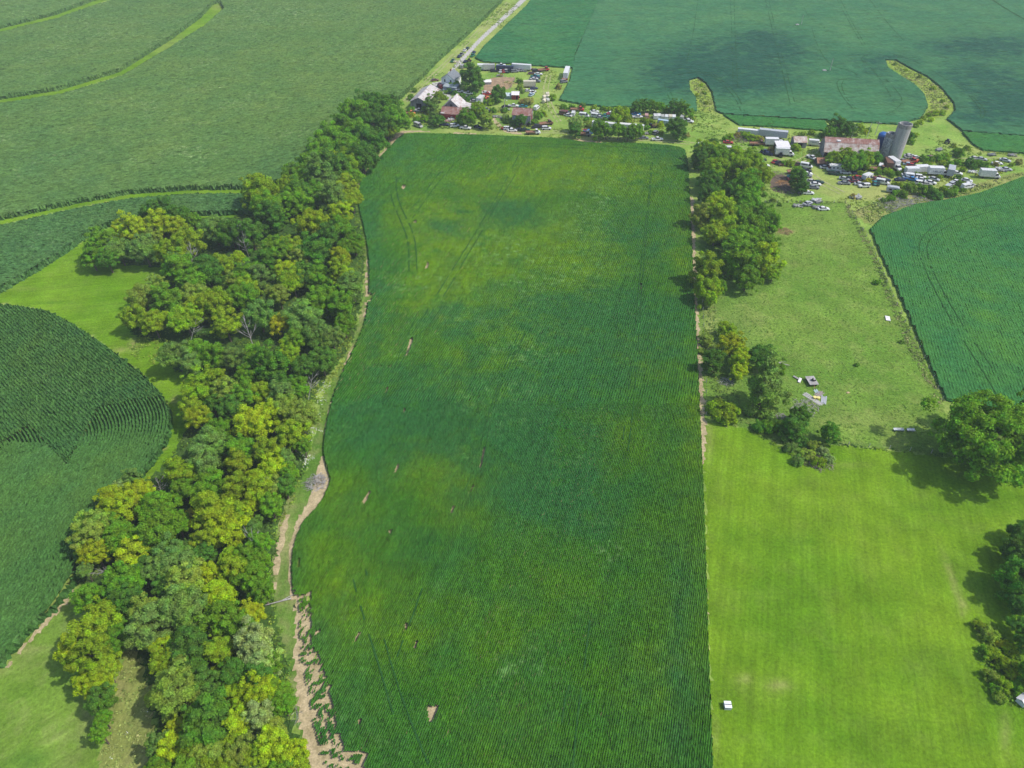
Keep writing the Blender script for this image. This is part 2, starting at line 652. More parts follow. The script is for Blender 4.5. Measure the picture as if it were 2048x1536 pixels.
M_FLOOR = grass_mat("wood_floor_herbs", (.045, .105, .018, 1), (.075, .150, .028, 1), (.17, .15, .07, 1), dryamt=.3)
M_WATERWAY = grass_mat("waterway_grass", (.225, .330, .036, 1), (.300, .400, .060, 1), (.42, .37, .15, 1), fine=.8, dryamt=.35)


def soil_mat(name, a, b):
    M = Mat(name, .95, .05)
    c = M.mix(M.noise(.5, 5, rough=.65), a, b)
    return M.done(M.value(c, M.noise(3.0, 3), .8, 1.18))


M_SOIL = soil_mat("dry_tan_soil", (.53, .43, .26, 1), (.34, .28, .15, 1))
M_DIRT = soil_mat("brown_lot_soil", (.24, .165, .11, 1), (.42, .30, .18, 1))
M_GRAVEL = soil_mat("pale_gravel", (.52, .50, .47, 1), (.40, .38, .34, 1))
M_TRACK = soil_mat("pressed_crop_track", (.018, .076, .015, 1), (.028, .098, .020, 1))
M_ASH = soil_mat("ash_and_compost", (.10, .075, .06, 1), (.20, .15, .10, 1))

# ------------------------------------------------------------------ ground
SZ = 1500
g = MB()
g.add([(-SZ, -300, 0), (SZ, -300, 0), (SZ, 2100, 0), (-SZ, 2100, 0)], [(0, 1, 2, 3)])
tag(g.build("ground", M_YARD), "wide level farmland ground of rough green grass under the fields", "ground", kind="structure")


def patch(name, pts, cell, z, mat, label, smooth=1, attrs=None, jit=.35, relief=0.0):
    poly = P(pts)
    if smooth:
        poly = chaikin(poly, smooth)
    o = link(name, ground_patch(name, poly, cell, z, mat, attrs, jit, relief))
    tag(o, label, name.replace('_', ' '), kind="structure")
    return poly


YARD_PTS = [(792, 215), (860, 130), (960, 30), (1040, -60), (1130, -60), (1050, 20), (955, 110), (1150, 140), (1120, 205), (1290, 215),
            (1380, 225), (1395, 170), (1420, 170), (1440, 228), (1480, 245), (1660, 262), (1800, 262), (1850, 235), (1920, 262), (1960, 300), (2048, 310),
            (2400, 330), (2400, 300), (2048, 352), (1900, 398), (1745, 450), (1690, 405), (1530, 405), (1400, 420), (1380, 300), (1280, 290), (1040, 275), (800, 270)]
patch("farmyard_grass", YARD_PTS, 1.6, .02, M_YARD, "sunlit yellow green grass of the farmyard between the parked wrecks",
      attrs={'dry': [(980, 60, 30, 60, .35, -.9), (905, 150, 25, 30, .3), (845, 195, 40, 20, .35), (1735, 380, 90, 22, .5), (1640, 340, 30, 40, .3), (1900, 370, 60, 16, .5),
                     (1560, 375, 40, 15, .3), (1820, 395, 70, 14, .7), (1985, 300, 40, 8, .7), (1000, 262, 120, 6, .45), (1170, 278, 40, 5, .9), (1090, 160, 12, 60, .3)],
             'lush': [(860, 225, 40, 22, .6), (960, 190, 35, 20, .5), (1010, 235, 60, 18, .4), (1220, 235, 90, 18, .5), (1700, 320, 80, 16, .5), (1850, 330, 90, 25, .4)]})

LAWN_PTS = [(1405, 852), (1440, 842), (1500, 860), (1560, 890), (1600, 915), (1650, 890), (1740, 896), (1880, 912), (2048, 945), (2300, 990), (2600, 1300), (2600, 1750), (1430, 1750), (1425, 1536)]
patch("mown_lawn", LAWN_PTS, 1.0, .03, M_LAWN, "bright mown grass field in front of the pasture fence", smooth=0,
      attrs={'dry': [(1490, 1358, 18, 9, .5), (1560, 1370, 26, 9, .6), (1905, 1160, 7, 50, .55, .35), (1925, 1215, 8, 14, .6), (1430, 1480, 8, 40, .3), (2010, 1470, 10, 40, .4),
                     (1700, 930, 40, 6, .2), (1418, 880, 8, 40, .4)],
             'lush': [(1600, 1082, 50, 6, .45), (1480, 1300, 120, 50, .15), (1690, 1030, 90, 40, .15), (1870, 1310, 60, 40, .25), (1950, 1480, 60, 20, .35), (1760, 1500, 120, 60, .15), (1850, 1020, 60, 10, .25)]})
PAST_PTS = [(1400, 420), (1450, 430), (1530, 406), (1690, 406), (1740, 480), (1790, 600), (1850, 720), (1885, 805), (1900, 850), (2100, 860), (2300, 900), (2300, 985), (2048, 940), (1880, 910), (1740, 894), (1650, 886), (1600, 905), (1500, 860), (1440, 842), (1402, 850), (1396, 640)]
patch("pasture", PAST_PTS, .9, .04, M_PAST, "grazed pasture of tufted light green grass inside the wire fence", smooth=0,
      attrs={'dry': [(1575, 463, 14, 4, 1.0), (1560, 466, 10, 3, .8), (1480, 640, 60, 40, .2), (1420, 640, 14, 60, .4), (1700, 840, 100, 20, .25), (1650, 470, 70, 30, .15)],
             'lush': [(1470, 720, 40, 60, .5), (1600, 780, 60, 50, .25), (1530, 840, 60, 20, .4), (1450, 520, 60, 90, .5)]})
patch("mown_clearing", [(-200, 560), (20, 574), (90, 534), (160, 486), (215, 458), (300, 432), (400, 426), (500, 425), (500, 480), (340, 530), (350, 660), (400, 740), (400, 870), (330, 960), (250, 990), (300, 940), (344, 850), (340, 815), (300, 765), (235, 706), (180, 668), (85, 616), (0, 606), (-200, 600)],
      1.0, .03, M_LAWN2, "mown bright green clearing between the two corn fields", attrs={'dry': [(240, 700, 12, 5, .7), (268, 690, 10, 12, .9), (349, 800, 5, 6, .9), (327, 895, 3, 12, .9), (45, 578, 40, 3, .2)],
      'lush': [(110, 605, 45, 3, .8, -3.5), (330, 930, 20, 20, .4)]})
patch("rough_meadow", [(165, 1165), (60, 1268), (-20, 1350), (-300, 1500), (-300, 1800), (200, 1800), (205, 1450), (140, 1350), (135, 1280)], 1.0, .03, M_ROUGH,
      "uneven pale green meadow in the corner below the near corn", attrs={'dry': [(130, 1195, 10, 18, .9, -.6), (60, 1300, 60, 6, .35, -1.2), (175, 1430, 14, 40, .4)], 'lush': [(60, 1520, 40, 18, .8), (120, 1250, 30, 20, .3)]})
patch("tall_grass_strip", [(255, 1270), (300, 1330), (310, 1440), (310, 1800), (190, 1800), (200, 1460), (235, 1370)], .9, .04, M_TALL,
      "strip of tall dry grass with white flowers beside the wood", attrs={'dry': [(240, 1370, 20, 40, .4)], 'lush': [(275, 1430, 18, 30, .4)]})
WOOD = [(800, 205), (792, 262), (764, 300), (737, 330), (714, 370), (714, 420), (726, 470), (732, 520), (726, 560), (718, 640), (698, 700), (672, 735), (640, 770), (622, 810), (618, 870), (612, 930), (600, 965),
        (575, 1005), (555, 1060), (548, 1130), (545, 1190), (560, 1250), (575, 1310), (582, 1410), (602, 1490), (625, 1600), (640, 1700), (300, 1700), (305, 1500), (310, 1420), (290, 1330), (250, 1260), (165, 1190), (160, 1140),
        (165, 1085), (220, 1005), (300, 960), (352, 900), (378, 850), (365, 800), (395, 750), (345, 740), (335, 712), (345, 690), (258, 668), (252, 630), (275, 590), (335, 560), (335, 534), (175, 524), (185, 485), (240, 466), (275, 435), (300, 410), (370, 425), (400, 438),
        (490, 435), (498, 385), (560, 350), (600, 318), (640, 280), (690, 238), (715, 205)]
WOOD_W = P(WOOD)
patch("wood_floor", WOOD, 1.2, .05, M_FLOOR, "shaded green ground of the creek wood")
patch("field_margin", [(795, 262), (772, 296), (742, 326), (720, 352), (710, 385), (716, 430), (728, 490), (732, 540), (728, 600), (718, 650), (698, 700), (672, 745), (640, 800), (630, 870), (612, 940), (575, 1005), (552, 1065), (546, 1130), (545, 1190), (560, 1260), (575, 1320), (584, 1420), (610, 1500), (640, 1640),
                       (662, 1640), (640, 1520), (612, 1400), (602, 1280), (592, 1190), (588, 1110), (598, 1065), (640, 1008), (660, 965), (650, 900), (655, 840), (672, 780), (695, 730), (716, 690), (735, 640), (742, 580), (740, 500), (720, 410), (726, 355), (776, 300), (806, 270)], .9, .06, M_MARG,
      "grassy margin with dry soil between the wood and the beans", smooth=0,
      attrs={'dry': [(785, 280, 14, 8, .9), (760, 302, 12, 10, .6), (728, 545, 4, 40, .9), (722, 625, 5, 22, .7), (704, 706, 8, 16, .8), (565, 1060, 12, 60, .5), (550, 1150, 8, 40, .4), (585, 1120, 6, 60, .6)],
             'lush': [(660, 770, 18, 40, .3), (625, 1000, 12, 30, .2)]})
patch("bare_soil_strip", [(648, 905), (661, 962), (660, 975), (640, 1010), (606, 1046), (590, 1080), (580, 1112), (582, 1078), (600, 1030), (618, 1000), (628, 965), (638, 930)], .7, .09, M_SOIL, "bare tan soil wedge at the bend of the bean field")
patch("bare_field_soil", [(584, 1100), (590, 1185), (622, 1190), (632, 1320), (652, 1400), (672, 1480), (760, 1530), (900, 1640), (640, 1640), (608, 1500), (598, 1420), (586, 1330), (592, 1260), (588, 1190), (580, 1120)], .7, .08, M_SOIL, "pale bare soil along the thin edge of the bean field")
BARE_SOLID = P([(580, 1195), (600, 1192), (600, 1290), (604, 1330), (618, 1380), (630, 1450), (646, 1520), (690, 1640), (560, 1640), (560, 1200)])
BARE_FIELD = P([(588, 1180), (600, 1195), (624, 1186), (626, 1290), (646, 1325), (664, 1400), (684, 1480), (700, 1520), (740, 1548), (800, 1640), (560, 1640), (560, 1200)])
patch("fence_row_strip", [(1379, 390), (1388, 400), (1394, 600), (1402, 700), (1408, 790), (1412, 860), (1408, 930), (1402, 930), (1396, 780), (1388, 610), (1380, 450)], .7, .07, M_SOIL, "narrow strip of pale dry soil between beans and pasture", smooth=0)
patch("gravel_road", [(1030, 10), (1100, -60), (1116, -60), (1046, 6), (965, 80), (912, 138), (893, 165), (903, 196), (920, 200), (905, 206), (880, 188), (868, 178), (864, 166), (880, 163), (903, 138), (955, 80)], .9, .05, M_GRAVEL, "pale gravel road leading past the house", smooth=0, jit=.15)
patch("bare_soil_edge", [(20, 1325), (80, 1250), (150, 1172), (158, 1182), (120, 1222), (60, 1285), (0, 1352)], .7, .07, M_SOIL, "thin pale soil edge between the near corn and the rough meadow")
patch("dirt_lot", [(962, 186), (968, 176), (974, 155), (1028, 154), (1030, 160), (1018, 180), (1000, 178), (985, 186)], .9, .06, M_DIRT, "bare brown dirt lot behind the house")
patch("burn_patch", [(1540, 352), (1570, 348), (1584, 362), (1582, 384), (1560, 386), (1540, 380)], .7, .06, M_ASH, "grey brown patch of ash and compost in the vegetable plot")
patch("dirt_track", [(985, 228), (992, 240), (1006, 254), (1020, 262), (1045, 266), (1045, 270), (1012, 266), (996, 254), (985, 242)], .8, .05, M_SOIL, "worn tan track bending below the grey barn")
patch("headland_soil", [(797, 262), (830, 261), (862, 263), (862, 265), (830, 264), (802, 268), (776, 294), (780, 284)], .8, .07, M_SOIL, "dry tan soil at the far corner of the bean field")
patch("headland_soil", [(906, 265), (930, 266), (955, 267), (952, 269), (930, 269), (908, 268)], .8, .07, M_SOIL, "dry tan streak on the headland below the red shed")
patch("headland_soil", [(1146, 277), (1170, 281), (1205, 283), (1200, 286), (1170, 285), (1152, 280)], .8, .07, M_SOIL, "dry tan streak on the headland below the hedge trees")
patch("grass_waterway", [(1380, 162), (1396, 157), (1408, 166), (1418, 180), (1424, 200), (1430, 226), (1400, 226), (1394, 196), (1384, 180)], 1.2, .05, M_WATERWAY, "short yellow grass tongue reaching into the far beans")
patch("grass_waterway", [(1772, 120), (1790, 122), (1822, 140), (1852, 155), (1880, 178), (1906, 208), (1907, 220), (1890, 234), (1846, 236), (1858, 210), (1850, 185), (1830, 165), (1800, 148), (1780, 135)], 1.2, .05, M_WATERWAY, "long yellow grass waterway curving into the far beans")
patch("stubble_edge", [(1700, 420), (1760, 405), (1800, 395), (1830, 400), (1860, 395), (1925, 378), (1990, 356), (2048, 342), (2048, 352), (1960, 384), (1900, 398), (1830, 408), (1770, 430), (1740, 455)], .9, .05, M_TALL, "dry weedy edge of the right bean field")

# ------------------------------------------------------------------ crops
SOY_PTS = [(818, 267), (800, 273), (773, 302), (742, 332), (724, 357), (715, 382), (717, 415), (726, 450), (734, 490), (738, 530), (738, 580), (732, 640), (712, 690), (692, 730), (670, 780), (654, 840), (646, 890), (649, 925), (660, 955), (659, 970),
           (641, 1008), (606, 1044), (592, 1078), (584, 1110), (583, 1160), (590, 1210), (600, 1260), (599, 1350), (606, 1420), (622, 1500), (640, 1570), (655, 1690), (1430, 1690), (1424, 1500), (1415, 1250), (1408, 1000), (1402, 880), (1394, 700), (1388, 600), (1382, 450), (1377, 345), (1373, 312), (1368, 296),
           (1330, 290), (1250, 286), (1180, 287), (1120, 277), (1050, 274), (950, 270), (880, 268)]
SOY = P(SOY_PTS, .35)
HOLES = [P(h, .3) for h in ([(858, 1420), (874, 1419), (869, 1432), (863, 1444), (860, 1436)], [(821, 683), (824, 686), (818, 705), (813, 708)], [(795, 933), (798, 934), (793, 945), (791, 943)],
                            [(738, 986), (740, 989), (731, 1006), (728, 1004)], [(806, 372), (811, 374), (808, 379), (804, 378)], [(830, 442), (833, 443), (832, 447), (829, 446)], [(855, 528), (858, 530), (855, 538), (852, 537)],
                            [(811, 1252), (816, 1252), (813, 1260), (812, 1259)], [(832, 1286), (835, 1287), (832, 1297), (829, 1296)], [(967, 903), (970, 905), (964, 930), (961, 932)], [(778, 1064), (783, 1063), (781, 1071)],
                            [(905, 1016), (908, 1018), (905, 1027), (903, 1026)], [(946, 972), (948, 975), (942, 985)], [(774, 778), (777, 779), (774, 786)], [(808, 820), (811, 822), (808, 828)],
                            [(655, 1378), (664, 1375), (660, 1382), (657, 1396), (653, 1394)], [(676, 1470), (682, 1472), (681, 1484), (677, 1482)], [(720, 1440), (724, 1441), (720, 1450), (717, 1449)], [(728, 1512), (735, 1514), (728, 1528), (722, 1525)],
                            [(690, 1508), (718, 1503), (722, 1508), (694, 1515)], [(660, 1515), (690, 1524), (720, 1534), (700, 1536), (655, 1524)], [(712, 1280), (718, 1268), (720, 1270), (714, 1284)], [(632, 1265), (640, 1262), (640, 1266), (633, 1270)],
                            [(598, 1118), (601, 1122), (600, 1136), (597, 1134)], [(736, 590), (744, 592), (742, 600), (736, 604)], [(1280, 570), (1283, 571), (1282, 578)])]
HOLES = [h.mean(0) + (h - h.mean(0)) * 1.5 for h in HOLES]
patch("field_soil", [(840, 275), (1365, 300), (1375, 450), (1400, 1000), (1418, 1680), (700, 1680), (640, 1400), (620, 1150), (670, 1000), (690, 760), (745, 600), (735, 380), (780, 300)], 1.5, .07, M_SOIL, "tan soil showing in the gaps of the bean field", smooth=0)


def soy_mask(c):
    keep = np.ones(len(c), dtype=bool)
    for h in HOLES:
        keep &= ~pip(c, h)
    b = pip(c, BARE_FIELD)
    d = vnoise(c * np.array([1.6, 1.0]), .62, 9, 1) * .8 + vnoise(c, 5.0, 12, 2) * .4
    keep &= ~(b & (d < .63))
    keep &= ~(pip(c, BARE_SOLID) & (d < 1.0))
    # wheel gaps and thin spots along the last rows of the left edge
    return keep


SOY_ATTR = {'ya': [(1070, 345, 130, 35, .7), (960, 430, 60, 25, .8), (870, 450, 60, 40, .7), (900, 520, 70, 60, .8), (1150, 340, 90, 40, .6), (1255, 340, 100, 45, .65), (1050, 490, 150, 60, .7), (1180, 480, 80, 60, .5), (1000, 380, 80, 30, .5), (820, 400, 50, 60, .4), (860, 590, 80, 50, .55), (940, 640, 120, 50, .5), (950, 730, 100, 60, .35),
                   (870, 930, 80, 50, .3), (900, 1000, 80, 80, .34), (680, 1130, 80, 80, .3), (720, 1210, 90, 80, .26), (1390, 850, 30, 110, .55), (820, 1290, 70, 70, .35), (1330, 480, 40, 40, .35), (1150, 560, 130, 40, .35), (1300, 720, 60, 60, .3), (1230, 880, 50, 80, .25),
                   (1310, 1320, 110, 200, .22), (750, 700, 50, 60, .25), (1050, 680, 50, 70, .4), (1370, 500, 25, 80, .5), (690, 1000, 50, 50, .3), (980, 1250, 100, 120, .18)],
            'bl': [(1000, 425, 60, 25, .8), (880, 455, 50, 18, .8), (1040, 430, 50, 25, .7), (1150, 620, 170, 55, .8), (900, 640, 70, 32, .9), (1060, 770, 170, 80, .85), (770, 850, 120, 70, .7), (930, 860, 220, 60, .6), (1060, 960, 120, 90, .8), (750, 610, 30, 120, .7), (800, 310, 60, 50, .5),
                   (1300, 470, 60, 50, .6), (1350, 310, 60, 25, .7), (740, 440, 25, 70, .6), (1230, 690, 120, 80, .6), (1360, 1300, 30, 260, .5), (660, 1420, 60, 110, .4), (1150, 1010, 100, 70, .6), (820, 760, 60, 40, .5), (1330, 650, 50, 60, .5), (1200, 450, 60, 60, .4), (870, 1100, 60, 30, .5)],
            'fl': [(1000, 495, 90, 35, .9), (1170, 430, 60, 60, .7), (1080, 545, 120, 40, .7), (932, 910, 20, 20, .9), (1045, 1340, 50, 60, .8), (1210, 1100, 40, 50, .8), (1050, 700, 70, 20, .6), (830, 570, 60, 20, .7), (1240, 360, 90, 60, .4), (1160, 330, 40, 30, .4), (1020, 780, 60, 20, .5), (1330, 840, 40, 40, .35), (950, 625, 80, 30, .5)]}
P3R = [(-.5, .9), (-.18, 1.0), (.18, 1.0), (.5, .9)]
P3 = [(-.5, .82), (-.18, 1.0), (.18, 1.0), (.5, .82)]
P3F = [(-.5, .94), (-.18, 1.0), (.18, 1.0), (.5, .94)]
near_cut = 135.0
near_box = np.array([(-400, -50), (400, -50), (400, near_cut), (-400, near_cut)], float)


def clip_y(poly, ymax=None, ymin=None):
    """Cut a polygon at a constant y (Sutherland-Hodgman)."""
    for lim, sgn in ((ymax, 1), (ymin, -1)):
        if lim is None:
            continue
        out = []
        for i in range(len(poly)):
            a, b = poly[i], poly[(i + 1) % len(poly)]
            ia, ib = sgn * a[1] <= sgn * lim, sgn * b[1] <= sgn * lim
            if ia:
                out.append(a)
            if ia != ib:
                t = (lim - a[1]) / (b[1] - a[1])
                out.append(a + (b - a) * t)
        poly = np.array(out)
    return poly


SOYC = chaikin(SOY, 1)
soy_n, soy_f = clip_y(SOYC, ymax=near_cut), clip_y(SOYC, ymin=near_cut - 1.4)
o = link("soybean_crop", crop_rows("soybean_crop", straight_paths(soy_n, ROW_DIR, .38), soy_n, .38, .5, .8, P3, M_SOY, .06, SOY_ATTR, soy_mask, wall=True, wall_h=.7, wall_skip=lambda c: np.abs(c[:, 1] - near_cut) < .8))
tag(o, "dense dark green soybean rows filling the near half of the middle field", "soybeans", kind="stuff")
o = link("soybean_crop", crop_rows("soybean_crop", straight_paths(soy_f, ROW_DIR, .62), soy_f, .62, .9, .8, P3, M_SOY, .06, SOY_ATTR, soy_mask, wall=True, wall_h=.7, wall_skip=lambda c: np.abs(c[:, 1] - near_cut) < .8))
tag(o, "mottled green soybean rows at the far half of the middle field", "soybeans", kind="stuff")

# soybeans right of the pasture fence
SR = P([(1741, 458), (1768, 433), (1830, 409), (1900, 399), (1962, 386), (2048, 354), (2300, 290), (2700, 420), (2700, 800), (2300, 830), (2048, 822), (1960, 815), (1893, 800), (1850, 705), (1800, 590), (1760, 505)], .35)
DIR_R = math.atan2(*(P([(1990, 560)])[0] - P([(2060, 720)])[0])[::-1])
o = link("soybean_crop", crop_rows("soybean_crop", straight_paths(SR, DIR_R, .76), SR, .76, 1.0, .8, P3R, M_SOYR, .035,
         {'ya': [(1960, 600, 80, 60, .35), (1850, 560, 60, 60, .25), (2000, 700, 60, 60, .3), (1950, 440, 90, 30, .2)], 'bl': [(1820, 480, 60, 30, .5), (1900, 690, 40, 60, .3), (2020, 480, 60, 50, .4)], 'fl': [(1880, 510, 40, 20, .3)]}))
tag(o, "smooth green soybeans right of the fenced pasture", "soybeans", kind="stuff")
# far soybeans, upper right
SF = P([(1205, -20), (1150, 110), (1140, 160), (1118, 200), (1150, 206), (1210, 214), (1280, 213), (1375, 224), (1394, 222), (1392, 196), (1380, 180), (1378, 160), (1396, 155), (1412, 166), (1424, 185), (1432, 222), (1448, 228), (1650, 240), (1795, 248), (1842, 236), (1856, 212), (1848, 188), (1828, 168), (1798, 150), (1776, 135), (1770, 119), (1792, 120),
         (1824, 138), (1855, 153), (1884, 177), (1909, 208), (1909, 222), (1894, 238), (1925, 262), (2048, 271), (2500, 310), (3300, 200), (2700, -100), (1240, -45)], .4)
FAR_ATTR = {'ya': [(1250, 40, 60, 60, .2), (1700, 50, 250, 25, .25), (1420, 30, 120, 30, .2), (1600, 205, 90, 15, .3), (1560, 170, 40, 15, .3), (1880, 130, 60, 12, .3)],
            'bl': [(1450, 140, 190, 60, .3), (1950, 150, 150, 80, .3), (1370, 135, 95, 30, .5), (1480, 112, 130, 40, .75), (1545, 92, 60, 22, .7), (1430, 165, 140, 26, .65), (1510, 160, 60, 28, .5), (1985, 92, 95, 20, 1.1), (2015, 205, 80, 42, 1.0), (1760, 118, 70, 14, .6), (1960, 150, 80, 20, .5), (1750, 150, 50, 20, .35), (1880, 90, 60, 10, .4), (1950, 235, 80, 14, .5), (1790, 195, 60, 16, .3), (1520, 70, 40, 9, .7)],  # dark bluish patches: soft cloud shadows painted into the crop colour
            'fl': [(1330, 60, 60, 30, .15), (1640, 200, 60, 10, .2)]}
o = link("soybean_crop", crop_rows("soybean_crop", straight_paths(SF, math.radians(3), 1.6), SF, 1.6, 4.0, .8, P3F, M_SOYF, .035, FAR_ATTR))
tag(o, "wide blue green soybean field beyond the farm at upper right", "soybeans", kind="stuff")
# soybeans between the road and the far field
SM = P([(1108, -60), (1052, 12), (968, 92), (950, 116), (968, 124), (1148, 136), (1150, 108), (1203, -10), (1232, -45)], .4)
o = link("soybean_crop", crop_rows("soybean_crop", straight_paths(SM, math.radians(3), 1.6), SM, 1.6, 2.6, .8, P3F, M_SOYM, .05, {'ya': [(1080, 60, 60, 40, .3)], 'bl': [(1000, 110, 40, 20, .5)], 'fl': [(1020, 90, 40, 15, .5), (1100, 40, 60, 20, .4)]}))
tag(o, "green soybean wedge between the gravel road and the far field", "soybeans", kind="stuff")
# thin strips behind the long barn and at the right edge
S1 = P([(1447, 230), (1650, 242), (1660, 262), (1560, 254), (1478, 250)], .4)
o = link("soybean_crop", crop_rows("soybean_crop", straight_paths(S1, 0.0, .9), S1, .9, 1.6, .8, P3, M_SOYR, .08))
tag(o, "narrow green bean strip behind the corrugated trailers", "soybeans", kind="stuff")
S2 = P([(1924, 264), (2048, 273), (2500, 310), (2500, 330), (2048, 306), (1965, 300), (1945, 288)], .4)
o = link("soybean_crop", crop_rows("soybean_crop", straight_paths(S2, 0.0, .9), S2, .9, 1.6, .8, P3, M_SOYR, .08))
tag(o, "narrow green bean strip beyond the dry ditch at the right", "soybeans", kind="stuff")

# corn
P5H = [(-.5, .56), (-.26, .88), (0, 1.0), (.26, .88), (.5, .56)]
P5 = [(-.5, .85), (-.24, .93), (0, 1.0), (.24, .93), (.5, .85)]
CH = 2.4
CD = P([(-700, 600), (-200, 604), *hi([(0, 608), (40, 611), (85, 619), (130, 638), (180, 671), (235, 709), (280, 744), (318, 783)]), (340, 826), (346, 852), (336, 890), (310, 930), (285, 960), (230, 1010), (185, 1070), (160, 1150), (150, 1178), (120, 1215), (60, 1270), (0, 1342), (-100, 1440), (-700, 1750)])
R1 = P([(-700, 560), (0, 560), (180, 600), (330, 740), (345, 800), (203, 826), (142, 940), (66, 862), (-20, 920), (-700, 1200)])
edge = P([(250, 720), (290, 752), (318, 783), (340, 820), (346, 850), (336, 890), (310, 930), (285, 960), (230, 1022), (180, 1095), (120, 1205), (60, 1270), (0, 1342), (-100, 1440), (-300, 1630)])
edge = resample(chaikin(edge, 3, closed=False), 1.0)
for _ in range(6):
    edge[1:-1] = (edge[:-2] + edge[1:-1] * 2 + edge[2:]) / 4
en = normals_of(edge)
cen = P([(60, 950)])[0]
if ((cen - edge[len(edge) // 2]) @ en[len(edge) // 2]) < 0:
    en = -en
head = [edge + en * (.4 + .76 * k) for k in range(90)]
D1 = P([(180, 671), (318, 783)])
dir1 = math.atan2(*(D1[1] - D1[0])[::-1])
mk1 = lambda c: pip(c, R1)
mk2 = lambda c: ~pip(c, R1)
CORN_ATTR = {'ya': [(100, 700, 80, 40, .25), (150, 950, 80, 60, .2)], 'fl': [(120, 770, 60, 25, .4)], 'bl': [(260, 780, 50, 40, .3)]}
o = link("corn_crop", crop_rows("corn_crop", straight_paths(CD, dir1, .76), CD, .76, .55, CH, P5, M_CORN, .075, CORN_ATTR, mk1, wall_h=.95, ragged=.34))
tag(o, "tall corn in straight slanting rows beside the mown clearing", "corn", kind="stuff")
o = link("corn_crop", crop_rows("corn_crop", head, CD, .76, .55, CH, P5H, M_CORN, .075, CORN_ATTR, mk2, wall_h=.95, ragged=.34))
tag(o, "tall corn in curved headland rows along the wood's edge", "corn", kind="stuff")
P5F = [(-.5, .72), (-.2, .95), (0, 1.0), (.2, .95), (.5, .72)]
CC = P([(-500, 560), *hi([(-300, 522)]), *hi([(0, 450), (150, 416), (260, 396), (380, 387), (496, 386)]), (540, 400), (530, 432), (490, 430), (380, 433), (300, 437), (240, 447), (182, 470), (140, 503), (72, 547), (0, 588), (-400, 760), (-700, 760)])
o = link("corn_crop", crop_rows("corn_crop", straight_paths(CC, math.radians(10), .76), CC, .76, .8, CH, P5, M_CORNM, .075, {'ya': [(200, 430, 80, 30, .3)], 'fl': [(100, 480, 60, 20, .5)]}, wall_h=.95, ragged=.34))
tag(o, "corn strip between the curved grass strip and the clearing", "corn", kind="stuff")
CB = P([(-500, 290), *hi([(-300, 252), (0, 206), (120, 188), (242, 152), (343, 92), (410, 50), (449, 15)]), (442, 8), (540, -45), (1080, -45), (1012, -4), (950, 58), (878, 122), (848, 154), (800, 200), (790, 212), (720, 215), (700, 260), (640, 300), (600, 350), (560, 368), (500, 379), (380, 381), (260, 389), (150, 409), (0, 442), (-300, 504), (-500, 534)])
FA = {'ya': [(300, 250, 200, 80, .2), (600, 150, 200, 80, .25), (800, 120, 60, 60, .35)], 'fl': [(650, 30, 200, 30, .5), (480, 20, 120, 25, .5), (200, 200, 120, 30, .3), (700, 110, 90, 30, .3), (380, 275, 60, 30, .3), (150, 20, 150, 25, .3)], 'bl': [(120, 330, 120, 60, .4), (560, 320, 60, 40, .6), (420, 90, 80, 20, .3)]}
o = link("corn_crop", crop_rows("corn_crop", straight_paths(CB, math.radians(28), 1.15), CB, 1.15, 1.5, CH, P5F, M_CORNF, .09, FA, wall_h=.95, ragged=.34))
tag(o, "broad pale green corn field stretching up to the gravel road", "corn", kind="stuff")
CA = P([(-400, 150), *hi([(-300, 130), (0, 64), (110, 37), (200, 6), (400, -45)]), (536, -45), (440, 6), (425, 10), (402, 36), (342, 80), (239, 145), (120, 181), (0, 200), (-300, 246), (-500, 280)])
o = link("corn_crop", crop_rows("corn_crop", straight_paths(CA, math.radians(28), 1.15), CA, 1.15, 1.6, CH, P5F, M_CORNF, .09, {'ya': [(150, 90, 150, 40, .2)], 'fl': [(200, 60, 150, 40, .6), (60, 120, 60, 20, .5)]}, wall_h=.95, ragged=.34))
tag(o, "pale corn between the two grass strips at upper left", "corn", kind="stuff")
CZ = P([(-400, 135), (-300, 122), (0, 58), (110, 31), (192, 1), (380, -45), (-700, -45)])
o = link("corn_crop", crop_rows("corn_crop", straight_paths(CZ, math.radians(28), 1.4), CZ, 1.4, 2.0, CH, P5F, M_CORNF, .09, {'fl': [(60, 10, 80, 30, .5)]}, wall_h=.95, ragged=.34))
tag(o, "last corn field in the top left corner", "corn", kind="stuff")
patch("grass_strip", [(-300, 250), (0, 206), (120, 188), (245, 149), (340, 101), (410, 51), (448, 18), (452, 12), (440, 6), (425, 9), (400, 30), (330, 80), (240, 129), (120, 169), (0, 187), (-300, 232)], 1.0, .04, M_LAWN2, "narrow bright grass strip winding between upper corn fields", smooth=0, attrs={'dry': [(330, 88, 60, 20, .3), (436, 14, 14, 6, .4)]})
patch("grass_strip", [(-300, 535), (0, 450), (150, 415), (260, 396), (380, 387), (500, 386), (520, 374), (380, 373), (260, 382), (150, 402), (0, 436), (-300, 505)], 1.0, .04, M_LAWN2, "narrow bright grass strip curving below the broad corn field", smooth=0)
patch("grass_strip", [(-300, 140), (0, 66), (110, 38), (200, 6), (260, -20), (230, -28), (180, -4), (110, 21), (0, 48), (-300, 116)], 1.0, .04, M_LAWN2, "short bright grass strip in the top left corner", smooth=0)

# worn lanes through the yard grass
M_LANE = soil_mat("worn_lane_soil", (.40, .38, .20, 1), (.29, .33, .12, 1))


# wheel tracks pressed into the crops
def tracks(label, lines, frame='X', width=.42, z=.86, mat=M_TRACK, gap=.40):
    width *= .78
    pts = [P([px(frame, *q) for q in ln], z) for ln in lines]
    tag(link("wheel_track", ribbon_mesh("wheel_track", pts, width, z, mat, .35, gap)), label, "wheel track", kind="structure")


